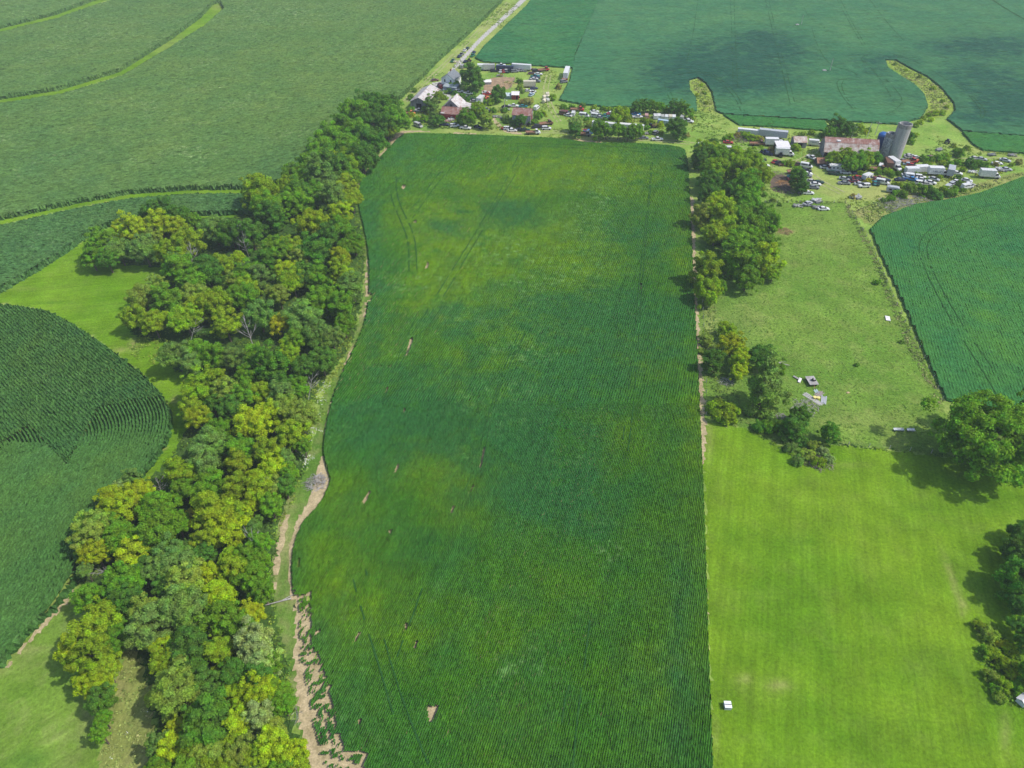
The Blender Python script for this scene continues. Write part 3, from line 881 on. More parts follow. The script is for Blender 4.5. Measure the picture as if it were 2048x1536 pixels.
tracks("pair of dark wheel tracks bending along the wood side of the beans", [[(480, 480), (470, 560), (485, 680), (540, 830), (620, 980), (665, 1120), (680, 1260), (685, 1420)], [(415, 600), (425, 700), (470, 820), (540, 980), (590, 1110), (605, 1260), (605, 1440)]], 'S')
tracks("faint slanting wheel tracks in the upper left beans", [[(1180, 165), (1040, 320), (860, 500), (740, 680), (620, 810)], [(1225, 160), (1020, 400), (860, 590), (640, 900)], [(840, 110), (690, 280), (600, 360)]], 'S', .34)
tracks("long slanting pair of wheel tracks down the middle beans", [[(1730, 250), (1580, 550), (1390, 870), (1200, 1190), (980, 1536), (760, 1900), (640, 2080)], [(1800, 260), (1650, 530), (1480, 800), (1330, 1080), (1170, 1330), (1060, 1536), (880, 1820)]], 'S', .34)
tracks("straight pair of wheel tracks near the right bean edge", [[(1312, 300), (1304, 330), (1300, 400), (1288, 520), (1282, 620), (1272, 760), (1262, 860), (1248, 960)], [(1302, 330), (1297, 400), (1283, 520), (1272, 640), (1260, 760), (1246, 880)]], 'X', .3)
tracks("lower wheel tracks in the middle of the near beans", [[(1140, 1370), (1131, 1390), (1124, 1441), (1118, 1536), (1114, 1600)], [(1180, 1240), (1168, 1340), (1161, 1392), (1154, 1440), (1146, 1536), (1140, 1600)], [(1110, 780), (1085, 900), (1075, 1000)]], 'X', .3)
tracks("pair of wheel tracks slanting through the lower left beans", [[(520, 200), (600, 500), (680, 800), (760, 1060), (850, 1300), (950, 1536), (1010, 1700)], [(450, 300), (540, 620), (640, 930), (700, 1150), (740, 1250)], [(900, 400), (830, 600), (740, 830)]], 'Q', .36)
tracks("wheel tracks crossing the centre of the beans", [[(1120, 250), (1000, 470), (880, 770), (830, 1070), (800, 1170)], [(1060, 270), (940, 560), (840, 860), (760, 1180), (700, 1300)], [(480, 270), (330, 460), (210, 740)], [(400, 240), (300, 460), (200, 760)]], 'T', .3)
tracks("wheel tracks along the far headland of the beans", [[(930, 284), (1100, 288), (1200, 290), (1360, 302)], [(930, 290), (1100, 292), (1340, 306)]], 'X', .4)
FW = .36
tracks("double track round the short grass tongue in the far beans", [[(265, -20), (235, 200), (192, 370), (215, 388), (330, 395), (400, 440), (480, 520), (520, 610)], [(210, 396), (320, 402), (390, 450), (465, 530), (500, 610)], [(210, 395), (95, 425), (75, 465), (110, 545)], [(92, 432), (100, 470), (130, 545)]], 'R', FW)
tracks("straight double track running up the far beans", [[(440, -30), (450, 250), (455, 450)], [(460, -30), (468, 250), (482, 480)]], 'R', FW)
tracks("slanting double track in the middle of the far beans", [[(628, -20), (690, 250), (740, 450), (768, 570)], [(646, -20), (710, 260), (765, 450), (795, 570)]], 'R', FW)
tracks("looping track round the pole in the far beans", [[(835, 20), (870, 100), (930, 130), (962, 148), (950, 158)], [(885, 150), (920, 260), (985, 360), (1090, 382), (1142, 410), (1100, 430), (1030, 435), (1020, 465), (1060, 540), (1110, 592)], [(1060, 440), (1045, 470), (1080, 545), (1125, 592)]], 'R', FW)
tracks("slanting double track at the right of the far beans", [[(1020, -10), (1090, 120), (1165, 250)], [(1040, -10), (1110, 130), (1180, 245)], [(1205, 0), (1320, 150), (1400, 230)]], 'R', FW)
tracks("curving tracks round the long grass waterway", [[(1175, 345), (1150, 318), (1200, 290), (1300, 285), (1450, 330), (1600, 420), (1750, 510), (1840, 600), (1830, 640), (1780, 680)], [(1172, 330), (1260, 430), (1310, 510), (1335, 560)], [(1290, 430), (1355, 500), (1388, 550), (1350, 600), (1290, 630)], [(1740, 515), (1815, 600), (1810, 640)]], 'R', FW)
tracks("dark ditch line in the far top right beans", [[(1870, -5), (1960, 55), (2060, 110)]], 'R', 1.6, gap=0)
tracks("curved pair of wheel tracks in the right beans", [[(2060, 392), (1960, 415), (1880, 442), (1848, 468), (1836, 492), (1846, 530), (1880, 600), (1920, 670), (1965, 740), (2000, 800)], [(2060, 405), (1960, 427), (1892, 452), (1862, 475), (1852, 495), (1862, 535), (1898, 604), (1940, 672), (1985, 735)]], 'X', .34)

LN = lambda label, lines, w=.7, gap=.25: tag(link("worn_lane", ribbon_mesh("worn_lane", [P(l) for l in lines], w, .09, M_LANE, .5, gap)), label, "lane", kind="structure")
LN("pale lane running along the headland below the hedge", [[(1085, 262), (1110, 262), (1140, 263), (1180, 274), (1260, 277), (1330, 279), (1390, 286)], [(1050, 266), (1100, 266), (1140, 267), (1200, 279), (1300, 281), (1380, 289)]], .9)
LN("twin lane bending past the truck shelter towards the wrecks", [[(1400, 284), (1460, 288), (1510, 298), (1560, 311), (1600, 326), (1622, 345), (1650, 365), (1690, 385)], [(1400, 288), (1460, 293), (1508, 303), (1552, 315), (1592, 331), (1614, 350), (1642, 370), (1680, 388)]])
LN("twin lane up the grass between trailer row and bean field", [[(1094, 150), (1090, 165), (1086, 180), (1092, 198), (1100, 222), (1115, 245)], [(1102, 150), (1099, 165), (1095, 180), (1100, 198), (1108, 220), (1122, 243)]], .6)
LN("lane looping round the pale tin shed and box trucks", [[(1600, 328), (1622, 315), (1640, 300), (1640, 292), (1600, 290), (1560, 302)], [(1590, 322), (1612, 312), (1630, 300)]], .7)
LN("dusty lane leaving the wreck yard along the dry ditch", [[(1830, 312), (1880, 314), (1940, 318), (2000, 316), (2060, 314)], [(1830, 316), (1880, 318), (1940, 322), (2000, 320), (2060, 318)]], .7)
LN("faint paired vehicle tracks on the road verge", [[(800, 208), (840, 172), (880, 134), (930, 86), (980, 38), (1015, 4)], [(806, 210), (846, 174), (888, 134), (938, 86), (986, 40), (1020, 6)]], .8, .35)

SOILRIB = lambda label, lines, w, gap: tag(link("soil_edge", ribbon_mesh("soil_edge", [P(l) for l in lines], w, .12, M_SOIL, .6, gap)), label, "soil edge", kind="structure")
SOILRIB("broken tan soil edge along the wood side of the beans", [[(737, 520), (740, 580), (734, 640), (715, 690), (695, 730), (674, 778), (657, 838), (649, 888)], [(733, 545), (735, 600), (727, 650), (707, 700), (690, 730)]], 1.0, .38)
SOILRIB("broken tan soil edge below the brush pile", [[(606, 1043), (592, 1076), (584, 1110), (583, 1160), (588, 1200)], [(575, 1030), (562, 1080), (553, 1130), (550, 1180)]], 1.2, .3)
SOILRIB("tan soil edge at the far left corner of the beans", [[(800, 271), (773, 300), (742, 330), (723, 357), (716, 384)]], 1.5, .3)
# ------------------------------------------------------------------ trees
M_LEAF = leaf_mat("tree_leaves")
M_BARK = wood_mat("bark", (.16, .125, .095, 1))
M_DEAD = wood_mat("bleached_dead_wood", (.36, .34, .32, 1), .25)


def unit(n):
    d = RNG.normal(size=(n, 3))
    return d / np.linalg.norm(d, axis=1)[:, None]


def crown_mesh(name, r, hh, nl, lr, nleaf, leaf, low=-.35, cone=0.0):
    """Leafy crown centred on the origin: leaf sprays set on many branch-end clumps, with gaps between them."""
    k = np.arange(nl) + .5
    cz = low + (1 - low) * k / nl
    ph = k * 2.39996 + RNG.uniform(0, 6)
    cr = np.sqrt(np.maximum(1 - cz * cz, 0))
    L = np.stack([cr * np.cos(ph), cr * np.sin(ph), cz], 1)
    L += RNG.normal(0, .2, L.shape)
    lop = 1 + .16 * np.sin(ph * 1.0 + RNG.uniform(0, 6)) + .10 * np.sin(ph * 2 + RNG.uniform(0, 6))
    fr = np.minimum(RNG.uniform(.62, 1.06, nl) * lop, 1.08)
    C = L * np.array([r - lr * .7, r - lr * .7, hh - lr * .6]) * fr[:, None]
    if cone:
        C[:, :2] *= np.clip(1 - cone * (C[:, 2:] / hh + .2), .12, 1.2)
    R = lr * RNG.uniform(.5, 1.5, nl)
    w = R ** 2
    idx = RNG.choice(nl, nleaf, p=w / w.sum())
    out = C[idx] / np.maximum(np.linalg.norm(C[idx], axis=1), .1)[:, None]
    d = unit(nleaf) + out * .55 + np.array([0, 0, .3])
    d /= np.linalg.norm(d, axis=1)[:, None]
    loose = RNG.random(nleaf) < .34
    p = C[idx] + d * (R[idx] * np.where(loose, RNG.uniform(.7, 1.45, nleaf), RNG.uniform(.72, 1.08, nleaf)))[:, None] * np.array([1, 1, .8])
    keep = np.ones(nleaf, dtype=bool)
    for c, q in zip(C, R):
        keep &= ((p - c) ** 2 * np.array([1, 1, 1.45])).sum(1) > (q * .66) ** 2
    p, d = p[keep], d[keep]
    m = len(p)
    n = d + RNG.normal(0, .5, (m, 3)) + np.array([0, 0, .35])
    n /= np.linalg.norm(n, axis=1)[:, None]
    t = np.cross(n, unit(m))
    t /= np.maximum(np.linalg.norm(t, axis=1), 1e-6)[:, None]
    b = np.cross(n, t)
    s = (leaf * RNG.uniform(.55, 1.45, m))[:, None]
    V = np.stack([p + t * s, p + b * s * .62 - n * s * .22, p - t * s * .85, p - b * s * .62 - n * s * .22], 1).reshape(-1, 3)
    F = np.arange(4 * m).reshape(-1, 4)
    return mesh_from(name, V, F, [M_LEAF])


def trunk_mesh(name, seed, bare=False):
    """Tapered trunk one unit tall with forking limbs."""
    rnd = random.Random(seed)
    mb = MB()
    lean = (rnd.uniform(-.04, .04), rnd.uniform(-.04, .04))
    mb.tube([(0, 0, 0), (lean[0] * .4, lean[1] * .4, .3), (lean[0], lean[1], .62), (lean[0] * 1.4, lean[1] * 1.2, .86)], [.014, .011, .008, .003] if bare else [.034, .026, .018, .006], 7)
    for k in range(9 if bare else 6):
        a = k * 2.4 + rnd.uniform(-.5, .5)
        z0 = rnd.uniform(.3, .66)
        ln = rnd.uniform(.16, .3)
        x0, y0 = lean[0] * z0, lean[1] * z0
        p1 = (x0 + math.cos(a) * ln * .55, y0 + math.sin(a) * ln * .55, z0 + ln * .45)
        p2 = (x0 + math.cos(a) * ln, y0 + math.sin(a) * ln, z0 + ln * 1.0)
        mb.tube([(x0, y0, z0), p1, p2], [.007, .005, .002] if bare else [.013, .009, .003], 5)
        for q in range(3 if bare else 1):
            b = a + rnd.uniform(-1, 1)
            mb.tube([p1, (p1[0] + math.cos(b) * ln * .45, p1[1] + math.sin(b) * ln * .45, p1[2] + ln * rnd.uniform(.1, .5))], [.0035, .0015], 4)
    return mb.mesh(name, M_DEAD if bare else M_BARK)


BROAD = [crown_mesh("broad_crown", 4.0, 3.6, 92 + 5 * i, .72, 17000, .205, -.55) for i in range(6)]
TALL = [crown_mesh("oval_crown", 3.2, 4.6, 86, .66, 15500, .2, -.65) for i in range(4)]
GRAND = [crown_mesh("grand_crown", 8.5, 6.2, 260, 1.0, 40000, .28, -.5) for i in range(2)]
CONE = [crown_mesh("tapering_crown", 3.0, 6.6, 90, .68, 15000, .2, -.95, .78)]
BUSH = [crown_mesh("shrub_leaves", 2.0, 1.6, 34, .46, 3600, .18, -.45) for i in range(5)]
TRUNKS = [trunk_mesh("trunk", i) for i in range(5)]
BARE_TRUNKS = [trunk_mesh("dead_trunk", 40 + i, True) for i in range(3)]
STEMS = MB()
for k in range(7):
    a = k * .9
    STEMS.tube([(0.08 * math.cos(a), .08 * math.sin(a), 0), (.5 * math.cos(a), .5 * math.sin(a), .8), (1.0 * math.cos(a), 1.0 * math.sin(a), 1.5)], [.05, .03, .012], 5)
STEM_MESH = STEMS.mesh("stem", M_BARK)

CLS = {'y': ("bright yellow green", (0.347, 0.469, 0.019)), 'o': ("olive yellow", (0.256, 0.390, 0.021)), 'g': ("mid green", (0.159, 0.327, 0.024)),
       'd': ("dark green", (0.105, 0.243, 0.033)), 'b': ("dull blue green", (0.171, 0.304, 0.065)), 'k': ("khaki green", (0.272, 0.385, 0.057)),
       's': ("silvery green", (0.299, 0.424, 0.139)), 'Y': ("golden yellow", (0.544, 0.538, 0.029)), 'n': ("brownish", (0.360, 0.334, 0.109)), 'e': ("deep green", (0.112, 0.268, 0.028))}
REG = []          # things whose labels are settled at the end: (object, description, landmark set)


def reg(o, desc, cat, group, lms):
    o['category'] = cat
    o['group'] = group
    REG.append((o, desc, lms))
    return o


def tint(cl):
    c = np.array(CLS[cl][1]) * RNG.uniform(.88, 1.14) * RNG.uniform(.94, 1.06, 3)
    return (*c, 1.0)


def tree_at(x, y, r, cl, lms, zc=None, form=None, group="trees of the creek wood", extra=""):
    form = form or ('grand' if r > 6.3 else RNG.choice(['broad', 'broad', 'tall']))
    lib, r0, h0 = {'broad': (BROAD, 4.0, 3.5), 'tall': (TALL, 3.2, 4.6), 'grand': (GRAND, 8.5, 6.2), 'cone': (CONE, 3.0, 6.6)}[form]
    s = r / r0 * 1.08
    sz = s * RNG.uniform(.9, 1.12)
    if form == 'tall':
        sz *= .85
    if zc is None:
        zc = 3.2 + r * .95
    zc = max(zc, h0 * sz * .62)
    H = zc + h0 * sz
    root = empty("tree", (x, y, 0), RNG.uniform(0, 6.28))
    t = link("trunk", TRUNKS[RNG.integers(5)], root)
    t.scale = (H * .9, H * .9, H * .93)
    c = link("crown", lib[RNG.integers(len(lib))], root, (0, 0, zc))
    c.scale = (s, s * RNG.uniform(.92, 1.08), sz)
    c.rotation_euler = (RNG.normal(0, .06), RNG.normal(0, .06), 0)
    c.color = tint(cl)
    shape = {'broad': 'round tree', 'tall': 'tall tree', 'grand': 'great spreading tree', 'cone': 'tapering tree'}[form]
    return reg(root, f"{CLS[cl][0]} {extra}{shape}", "tree", group, lms)


def shrub_at(x, y, r, cl, lms, group="shrubs round the farm", h=None):
    root = empty("shrub", (x, y, 0), RNG.uniform(0, 6.28))
    s = r / 2.0
    sz = s * RNG.uniform(.85, 1.2) if h is None else h / 2.4
    c = link("foliage", BUSH[RNG.integers(5)], root, (0, 0, .95 * sz))
    c.scale = (s, s * RNG.uniform(.85, 1.1), sz)
    c.color = tint(cl)
    st = link("stem", STEM_MESH, root)
    st.scale = (s, s, sz)
    size = "small" if r < 1.7 else ("low" if r < 2.6 else "large")
    return reg(root, f"{size} {CLS[cl][0]} shrub", "shrub", group, lms)


def parse(s):
    out = []
    for w in s.replace('\n', ' ').split(';'):
        w = w.strip()
        if w:
            a, b, c, d = w.split(',')
            out.append((float(a), float(b), c.strip(), float(d)))
    return out


placed = []


def plant(frame, s, kind, lms, zf=None, group=None, form=None, rmul=1.0):
    fs = FRAMES[frame][2]
    for X, Y, cl, rz in parse(s):
        u, v = px(frame, X, Y)
        r = rz / fs / ppm(u, v) * rmul
        if kind == 'tree':
            zc = zf if zf is not None else (2.6 if lms is L_WOOD else 1.2) + r * .9
            x, y = G(u, v, zc)
            tree_at(x, y, r, cl, lms, zc, form, group or "trees of the creek wood")
            placed.append((x, y, r))
        else:
            x, y = G(u, v, r * .6)
            shrub_at(x, y, r, cl, lms, group or "shrubs round the farm")


# landmarks used in labels: (phrase, pixel)
L_WOOD = [("the farm end of the wood", (770, 215)), ("the bend above the corn strip", (560, 370)), ("the oval tree clump by the clearing", (300, 460)), ("the bare grey snags in the wood", (480, 480)),
          ("the mown clearing", (270, 600)), ("the weedy bright patch by the clearing", (300, 700)), ("the pale leaning dead trunk", (500, 665)), ("the golden tree in mid wood", (555, 660)), ("the dry strip by the far beans", (725, 480)),
          ("the dry strip by the middle beans", (715, 650)), ("the grass gap beside the near corn", (370, 890)), ("the white flowering weeds", (615, 880)), ("the brush pile on the bare soil", (630, 965)),
          ("the bright yellow corner of the near corn", (200, 1010)), ("the grey fallen snag at the corn corner", (190, 1140)), ("the tiny orange tree", (383, 1027)), ("the grassy margin below the brush pile", (545, 1120)), ("the fallen white log", (555, 1205)),
          ("the rough meadow in the bottom corner", (160, 1330)), ("the tall dry grass strip", (290, 1400)), ("the silver leaved tree", (510, 1300)), ("the bare soil strip at the bottom", (590, 1440)), ("the bottom end of the wood", (430, 1510)), ("the dark heart of the wood", (400, 1180)),
          ("the mid wood hollow", (440, 760)), ("the narrow waist of the wood", (520, 900)), ("the upper middle of the wood", (590, 560))]
L_ROW = [("the garden end of the tree row", (1450, 310)), ("the bare shaded soil by the tree row", (1370, 500)), ("the brown hay heap in the pasture", (1570, 463)), ("the pasture end of the tree row", (1450, 580))]
L_MID = [("the plank topped wagon in the pasture", (1622, 768)), ("the weedy island in the lawn", (1620, 915)), ("the dry soil strip by the pasture", (1400, 690)), ("the pasture corner by the great oak", (1960, 860)), ("the right edge of the lawn", (2040, 1160)), ("the long pasture fence", (1755, 560))]
L_FARM = [("the white two storey house", (905, 150)), ("the long pale shed by the road", (858, 190)), ("the grey barn with the swooping roof", (922, 200)), ("the red shed", (905, 228)), ("the weathered grey barn", (1045, 228)), ("the small red cabin", (1030, 187)),
          ("the brown dirt lot", (1000, 165)), ("the white trailer at the field edge", (1043, 131)), ("the white trailer with red cab", (1130, 150)), ("the gravel road above the house", (935, 95)), ("the far corner of the bean field", (840, 250)), ("the bean headland below the grey barn", (1060, 265)),
          ("the silver tree beside the track", (1152, 250)), ("the row of white vans", (1335, 233)), ("the overgrown white trailers", (1225, 255)), ("the dark hedge along the far beans", (1290, 215)), ("the short grass tongue", (1405, 190)), ("the corrugated trailers", (1525, 262)),
          ("the open truck shelter", (1566, 290)), ("the pale tin shed", (1600, 276)), ("the long rusty barn", (1690, 296)), ("the tall concrete silo", (1790, 300)), ("the white motorhome", (1678, 336)), ("the vegetable plot", (1562, 372)), ("the lettered box truck", (1872, 342)),
          ("the lone box truck by the beans", (1980, 346)), ("the curved scrub hedge", (1850, 385)), ("the dry ditch bank", (1985, 310)), ("the yellow weeds among the wrecks", (1737, 362)), ("the grass waterway", (1880, 220)), ("the far end of the tree row", (1470, 285)), ("the pasture fence corner", (1690, 405))]

# --- creek wood, far part (full-picture pixels)
plant('X', """735,215,d,30; 770,220,e,28; 785,240,g,24; 750,245,d,28; 715,235,g,26; 775,262,o,14; 712,268,g,26; 740,282,d,26; 683,262,e,24; 660,285,g,24; 700,300,g,26; 725,318,d,24; 655,318,y,20; 640,300,g,22;
 620,330,g,24; 668,345,d,26; 690,335,o,22; 640,355,b,28; 700,355,g,20; 610,362,g,22; 590,345,g,20; 577,372,o,20; 655,372,b,24; 690,375,o,18; 628,385,g,20; 705,400,o,16; 600,395,d,22""", 'tree', L_WOOD)
plant('U', """1240,100,o,85; 1265,200,g,88; 1430,150,g,80; 1300,260,d,70; 1660,150,b,66; 1550,280,y,72; 1690,215,y,52; 1745,245,y,26; 640,215,d,66; 750,240,d,60; 475,325,y,62; 545,305,y,56; 645,295,y,58; 735,300,y,52;
 290,415,g,68; 335,490,e,50; 405,440,b,60; 550,430,b,74; 715,450,o,68; 815,400,o,64; 240,480,g,46; 960,310,b,70; 1060,330,d,66; 1180,350,d,60; 1105,480,y,32; 765,560,g,74; 835,620,g,74; 925,560,d,80; 1010,530,o,58; 1145,590,g,62;
 545,715,k,70; 690,740,g,70; 500,830,o,62; 605,860,o,66; 790,840,o,78; 870,770,y,62; 960,750,o,78; 1030,880,o,68; 1130,700,g,68; 1225,820,b,72; 1340,875,Y,50; 1420,620,o,66; 1375,560,y,52; 1500,590,d,66; 1330,440,g,68; 1410,420,o,58;
 1560,460,d,72; 1640,350,d,66; 1715,330,g,58; 1745,420,g,52; 1700,480,y,50; 1780,390,g,50; 1700,580,o,62; 1770,650,b,62; 1640,720,g,68; 1560,760,g,60; 1715,760,g,60; 1480,850,b,80; 1560,920,b,72; 1650,950,b,58; 1720,870,g,54; 1440,970,g,58;
 1590,1080,d,66; 1485,1120,d,58; 1300,1140,e,88; 1390,1060,o,58; 1220,1080,g,68; 740,1055,b,78; 820,1110,b,56; 885,1040,g,66; 965,1060,g,66; 1060,1070,b,60; 1160,1180,g,58; 1560,600,g,54; 1230,600,b,54; 1260,500,e,52; 1470,500,k,48; 1080,640,k,44; 620,660,k,46; 1340,700,k,54""", 'tree', L_WOOD)
plant('V', """1010,100,o,96; 1130,60,o,84; 1200,120,k,78; 965,240,o,62; 1020,290,y,66; 1240,240,d,70; 1110,200,e,60; 1330,160,g,70; 1430,110,o,70; 1580,150,b,86; 1690,110,g,60; 1560,60,d,60; 1380,330,y,104; 1500,290,y,78; 1610,230,k,88; 1710,300,k,90;
 1650,420,o,78; 1730,480,g,48; 1140,380,g,70; 1080,480,b,104; 1050,600,b,88; 1310,510,g,82; 1470,530,o,76; 1510,620,y,78; 1410,700,y,58; 1280,620,o,70; 1600,750,d,62; 1630,660,g,58; 885,680,o,84; 900,770,g,70; 1080,770,g,96; 1050,860,g,76;
 1270,770,o,76; 1430,800,o,78; 1370,880,y,58; 1510,780,k,62; 1510,900,g,64; 430,840,y,84; 600,815,y,84; 480,925,y,82; 300,1010,k,92; 290,1120,k,90; 310,1220,y,82; 420,1000,g,74; 490,1110,g,104; 740,910,g,104; 740,1070,g,124; 865,1010,g,78;
 968,940,Y,26; 1120,960,o,112; 1200,1060,y,112; 1085,1130,o,76; 1310,960,o,76; 1370,1050,b,70; 1430,1140,g,64; 1240,1240,o,70; 565,1250,y,92; 660,1310,d,76; 820,1240,b,96; 930,1290,b,76; 1060,1210,d,66; 1320,1250,g,62; 1420,1280,g,64; 240,1330,b,48; 560,700,b,50; 470,770,s,44; 1620,570,b,50""", 'tree', L_WOOD)
plant('W', """250,290,g,78; 335,420,o,86; 420,480,g,62; 260,540,o,104; 170,620,y,84; 285,680,o,106; 400,570,g,66; 350,750,o,78; 300,840,y,66; 235,840,y,58; 310,940,d,66; 330,1060,g,46; 320,1160,g,44; 470,190,g,104; 480,310,d,86; 680,120,b,86; 820,110,b,96;
 730,220,d,62; 880,200,k,94; 990,140,y,58; 1060,280,y,90; 1180,130,o,76; 1290,190,g,84; 1345,260,g,66; 1270,390,y,64; 1105,440,g,104; 1225,470,g,66; 830,370,b,124; 620,390,k,92; 620,500,b,104; 690,610,y,58; 725,720,o,78; 870,620,d,114; 905,720,d,74;
 1060,630,o,76; 1270,590,s,98; 1330,680,s,84; 1390,720,g,60; 1160,770,d,76; 1330,800,d,80; 820,880,k,124; 700,910,k,72; 980,850,d,76; 1310,880,y,100; 1150,930,y,78; 1440,890,g,70; 1470,970,g,62; 980,1090,e,124; 800,1110,y,58; 1190,1090,y,84; 1320,1060,s,84;
 1410,1150,k,70; 690,1240,b,66; 765,1260,y,74; 880,1200,g,70; 880,1300,o,70; 1000,1290,k,86; 1130,1200,o,66; 1220,1280,k,86; 1400,1250,y,94; 1500,1280,y,84; 1565,1260,Y,38; 1300,1340,o,76; 700,1350,g,70; 1560,1380,o,70; 860,1420,g,90; 1050,1430,o,90; 1440,1440,g,90; 1250,1470,b,80; 720,1480,o,80""", 'tree', L_WOOD)
# fill the gaps of the wood with lower trees of mixed kinds
wood_poly = P(WOOD, 2.0)
lo_, hi_ = wood_poly.min(0), wood_poly.max(0)
cand = RNG.uniform(lo_, hi_, (5000, 2))
cand = cand[pip(cand, wood_poly)]
cand = cand[(cand[:, 1] > 44)]
n_fill = 0
for x, y in cand:
    if n_fill >= 10:
        break
    if all((x - a) ** 2 + (y - b) ** 2 > (max(2.9, r * .80)) ** 2 for a, b, r in placed):
        r = float(RNG.uniform(2.2, 3.4))
        tree_at(x, y, r, RNG.choice(list('ggdebbok')), L_WOOD, 2.4 + r * .8)
        placed.append((x, y, r))
        n_fill += 1

# --- tree row between beans and pasture, right-hand trees
plant('E', """480,175,o,84; 430,250,d,76; 545,110,d,34; 600,230,g,92; 720,245,o,86; 850,250,o,78; 560,350,o,100; 760,350,o,96; 955,395,o,78; 520,450,d,80; 845,500,g,104; 690,520,d,78; 830,600,g,88; 495,545,d,70; 560,640,y,96; 430,740,k,76;
 620,750,o,96; 780,720,g,96; 950,720,g,84; 1030,810,g,74; 860,830,g,98; 560,880,o,96; 700,880,o,80; 750,980,g,104; 930,980,g,96; 1030,1010,g,58; 760,1120,g,124; 960,1120,y,106; 1050,1230,o,56; 830,1270,g,98; 480,1220,o,104; 490,1370,o,100; 600,1340,g,54""", 'tree', L_ROW, None, "trees of the row beside the pasture")
plant('F', """530,340,o,54; 565,440,y,74; 620,530,y,64; 440,560,d,62; 605,620,y,50; 770,520,d,80; 850,600,g,54; 1020,920,e,56; 990,1010,d,66; 1235,1045,e,52""", 'tree', L_MID, None, "small trees in the pasture corner")
plant('F', """785,720,b,98""", 'tree', L_MID, 7.6, "small trees in the pasture corner", 'cone', 1.1)
plant('F', """390,400,k,54; 520,900,o,92; 430,880,o,50; 800,1010,g,52; 740,1000,e,46; 890,1020,g,50; 860,980,d,48; 1545,15,g,24; 350,480,k,30; 1010,1090,d,50; 960,1140,b,44; 1180,1170,s,40; 1230,1220,s,36; 1010,1240,b,40; 1090,1190,k,50; 1150,1240,o,44; 1120,1130,k,44; 1410,580,g,16; 1720,420,b,20""", 'shrub', L_MID, group="shrubs about the pasture corner")
x, y = G(1965, 925)
tree_at(x, y, 9.7, 'g', L_MID, 7.6, 'grand', "small trees in the pasture corner")
x, y = G(2075, 900)
tree_at(x, y, 8.0, 'e', L_MID, 8.0, 'grand', "small trees in the pasture corner")
plant('K', """850,190,d,60; 830,310,d,76; 850,470,e,96; 850,600,d,66; 850,730,d,50; 880,820,e,56; 930,330,d,90; 940,500,d,90; 930,1000,e,70""", 'tree', L_MID, None, "dark trees at the right edge of the lawn", 'broad')
plant('K', """610,720,o,40; 660,770,k,46; 730,830,Y,28; 700,900,o,52; 760,950,o,50; 680,1010,k,48; 740,1060,o,50; 790,1000,y,40; 720,1130,k,40; 640,880,g,40; 770,850,y,40; 700,1090,g,34; 830,1070,g,50""", 'shrub', L_MID, group="weedy shrubs on the lawn's right edge")

# --- farm trees and shrubs
plant('A', """930,440,d,108; 1000,490,e,70; 560,640,o,52; 1230,610,d,78; 1100,915,k,66; 860,870,g,80; 1000,790,o,66; 480,740,b,66; 40,700,d,60; 560,910,d,58; 1490,910,d,58""", 'tree', L_FARM, None, "trees round the farmhouse")
plant('A', """740,520,g,66; 690,560,e,40; 280,570,g,34; 240,650,g,42; 620,650,o,40; 500,650,g,46; 420,700,g,40; 230,790,g,44; 400,790,g,44; 500,860,b,56; 390,900,g,48; 470,930,d,44; 120,920,g,40; 200,930,o,40; 300,900,g,40; 250,850,y,36; 1010,840,b,60; 800,910,g,50; 930,900,g,50; 1140,700,o,58;
 1050,690,g,44; 1570,700,n,58; 1500,700,n,40; 1400,900,o,40; 1340,920,g,44; 1420,950,e,44; 1310,880,s,44; 1690,860,g,56; 1750,830,o,40; 1640,930,g,44; 1300,800,g,40; 1480,460,g,44; 1480,530,k,44; 1500,580,b,36; 820,640,e,44; 880,670,e,36; 930,650,b,36; 740,600,e,36; 640,590,g,30; 1850,660,o,44; 1920,530,n,40; 1400,300,g,30; 1180,310,g,24; 1260,400,n,24; 1080,840,g,50; 1180,800,g,40""", 'shrub', L_FARM)
plant('B', """340,430,s,76; 330,520,d,70; 650,510,g,96; 720,540,d,70; 890,330,o,104; 960,380,o,74; 880,520,g,96; 1100,530,g,86; 1000,560,d,76; 1120,215,d,66; 1230,200,d,70; 1330,205,g,62; 1420,220,g,56; 1600,220,d,66; 1700,235,g,62; 1780,290,g,52; 1610,470,d,108; 1650,540,d,80""", 'tree', L_FARM, None, "trees of the wreck yard hedge")
plant('B', """180,210,g,46; 290,215,g,46; 410,205,b,46; 560,225,o,40; 680,230,g,40; 760,240,o,40; 850,250,g,40; 960,245,g,40; 1040,250,g,46; 480,440,k,50; 460,370,g,40; 1290,410,o,56; 1420,450,y,46; 1250,340,n,36; 1200,380,o,46; 1350,450,n,40; 1420,550,o,36; 1290,540,g,40; 800,350,g,50; 700,380,g,36; 1500,260,o,44; 1560,270,n,40; 1230,480,g,40; 1750,580,n,40; 1820,370,o,30; 600,480,g,46; 790,470,d,50; 1880,60,y,26; 1960,30,o,26""", 'shrub', L_FARM)
plant('C', """1180,850,d,88; 1160,760,g,60; 1220,930,d,60; 1650,215,d,86; 1790,225,d,80; 1560,270,g,58; 1910,220,o,58; 1630,585,o,84; 1760,570,o,96; 1890,610,g,100; 1820,660,g,84; 1985,600,o,80""", 'tree', L_FARM, None, "trees round the long barn")
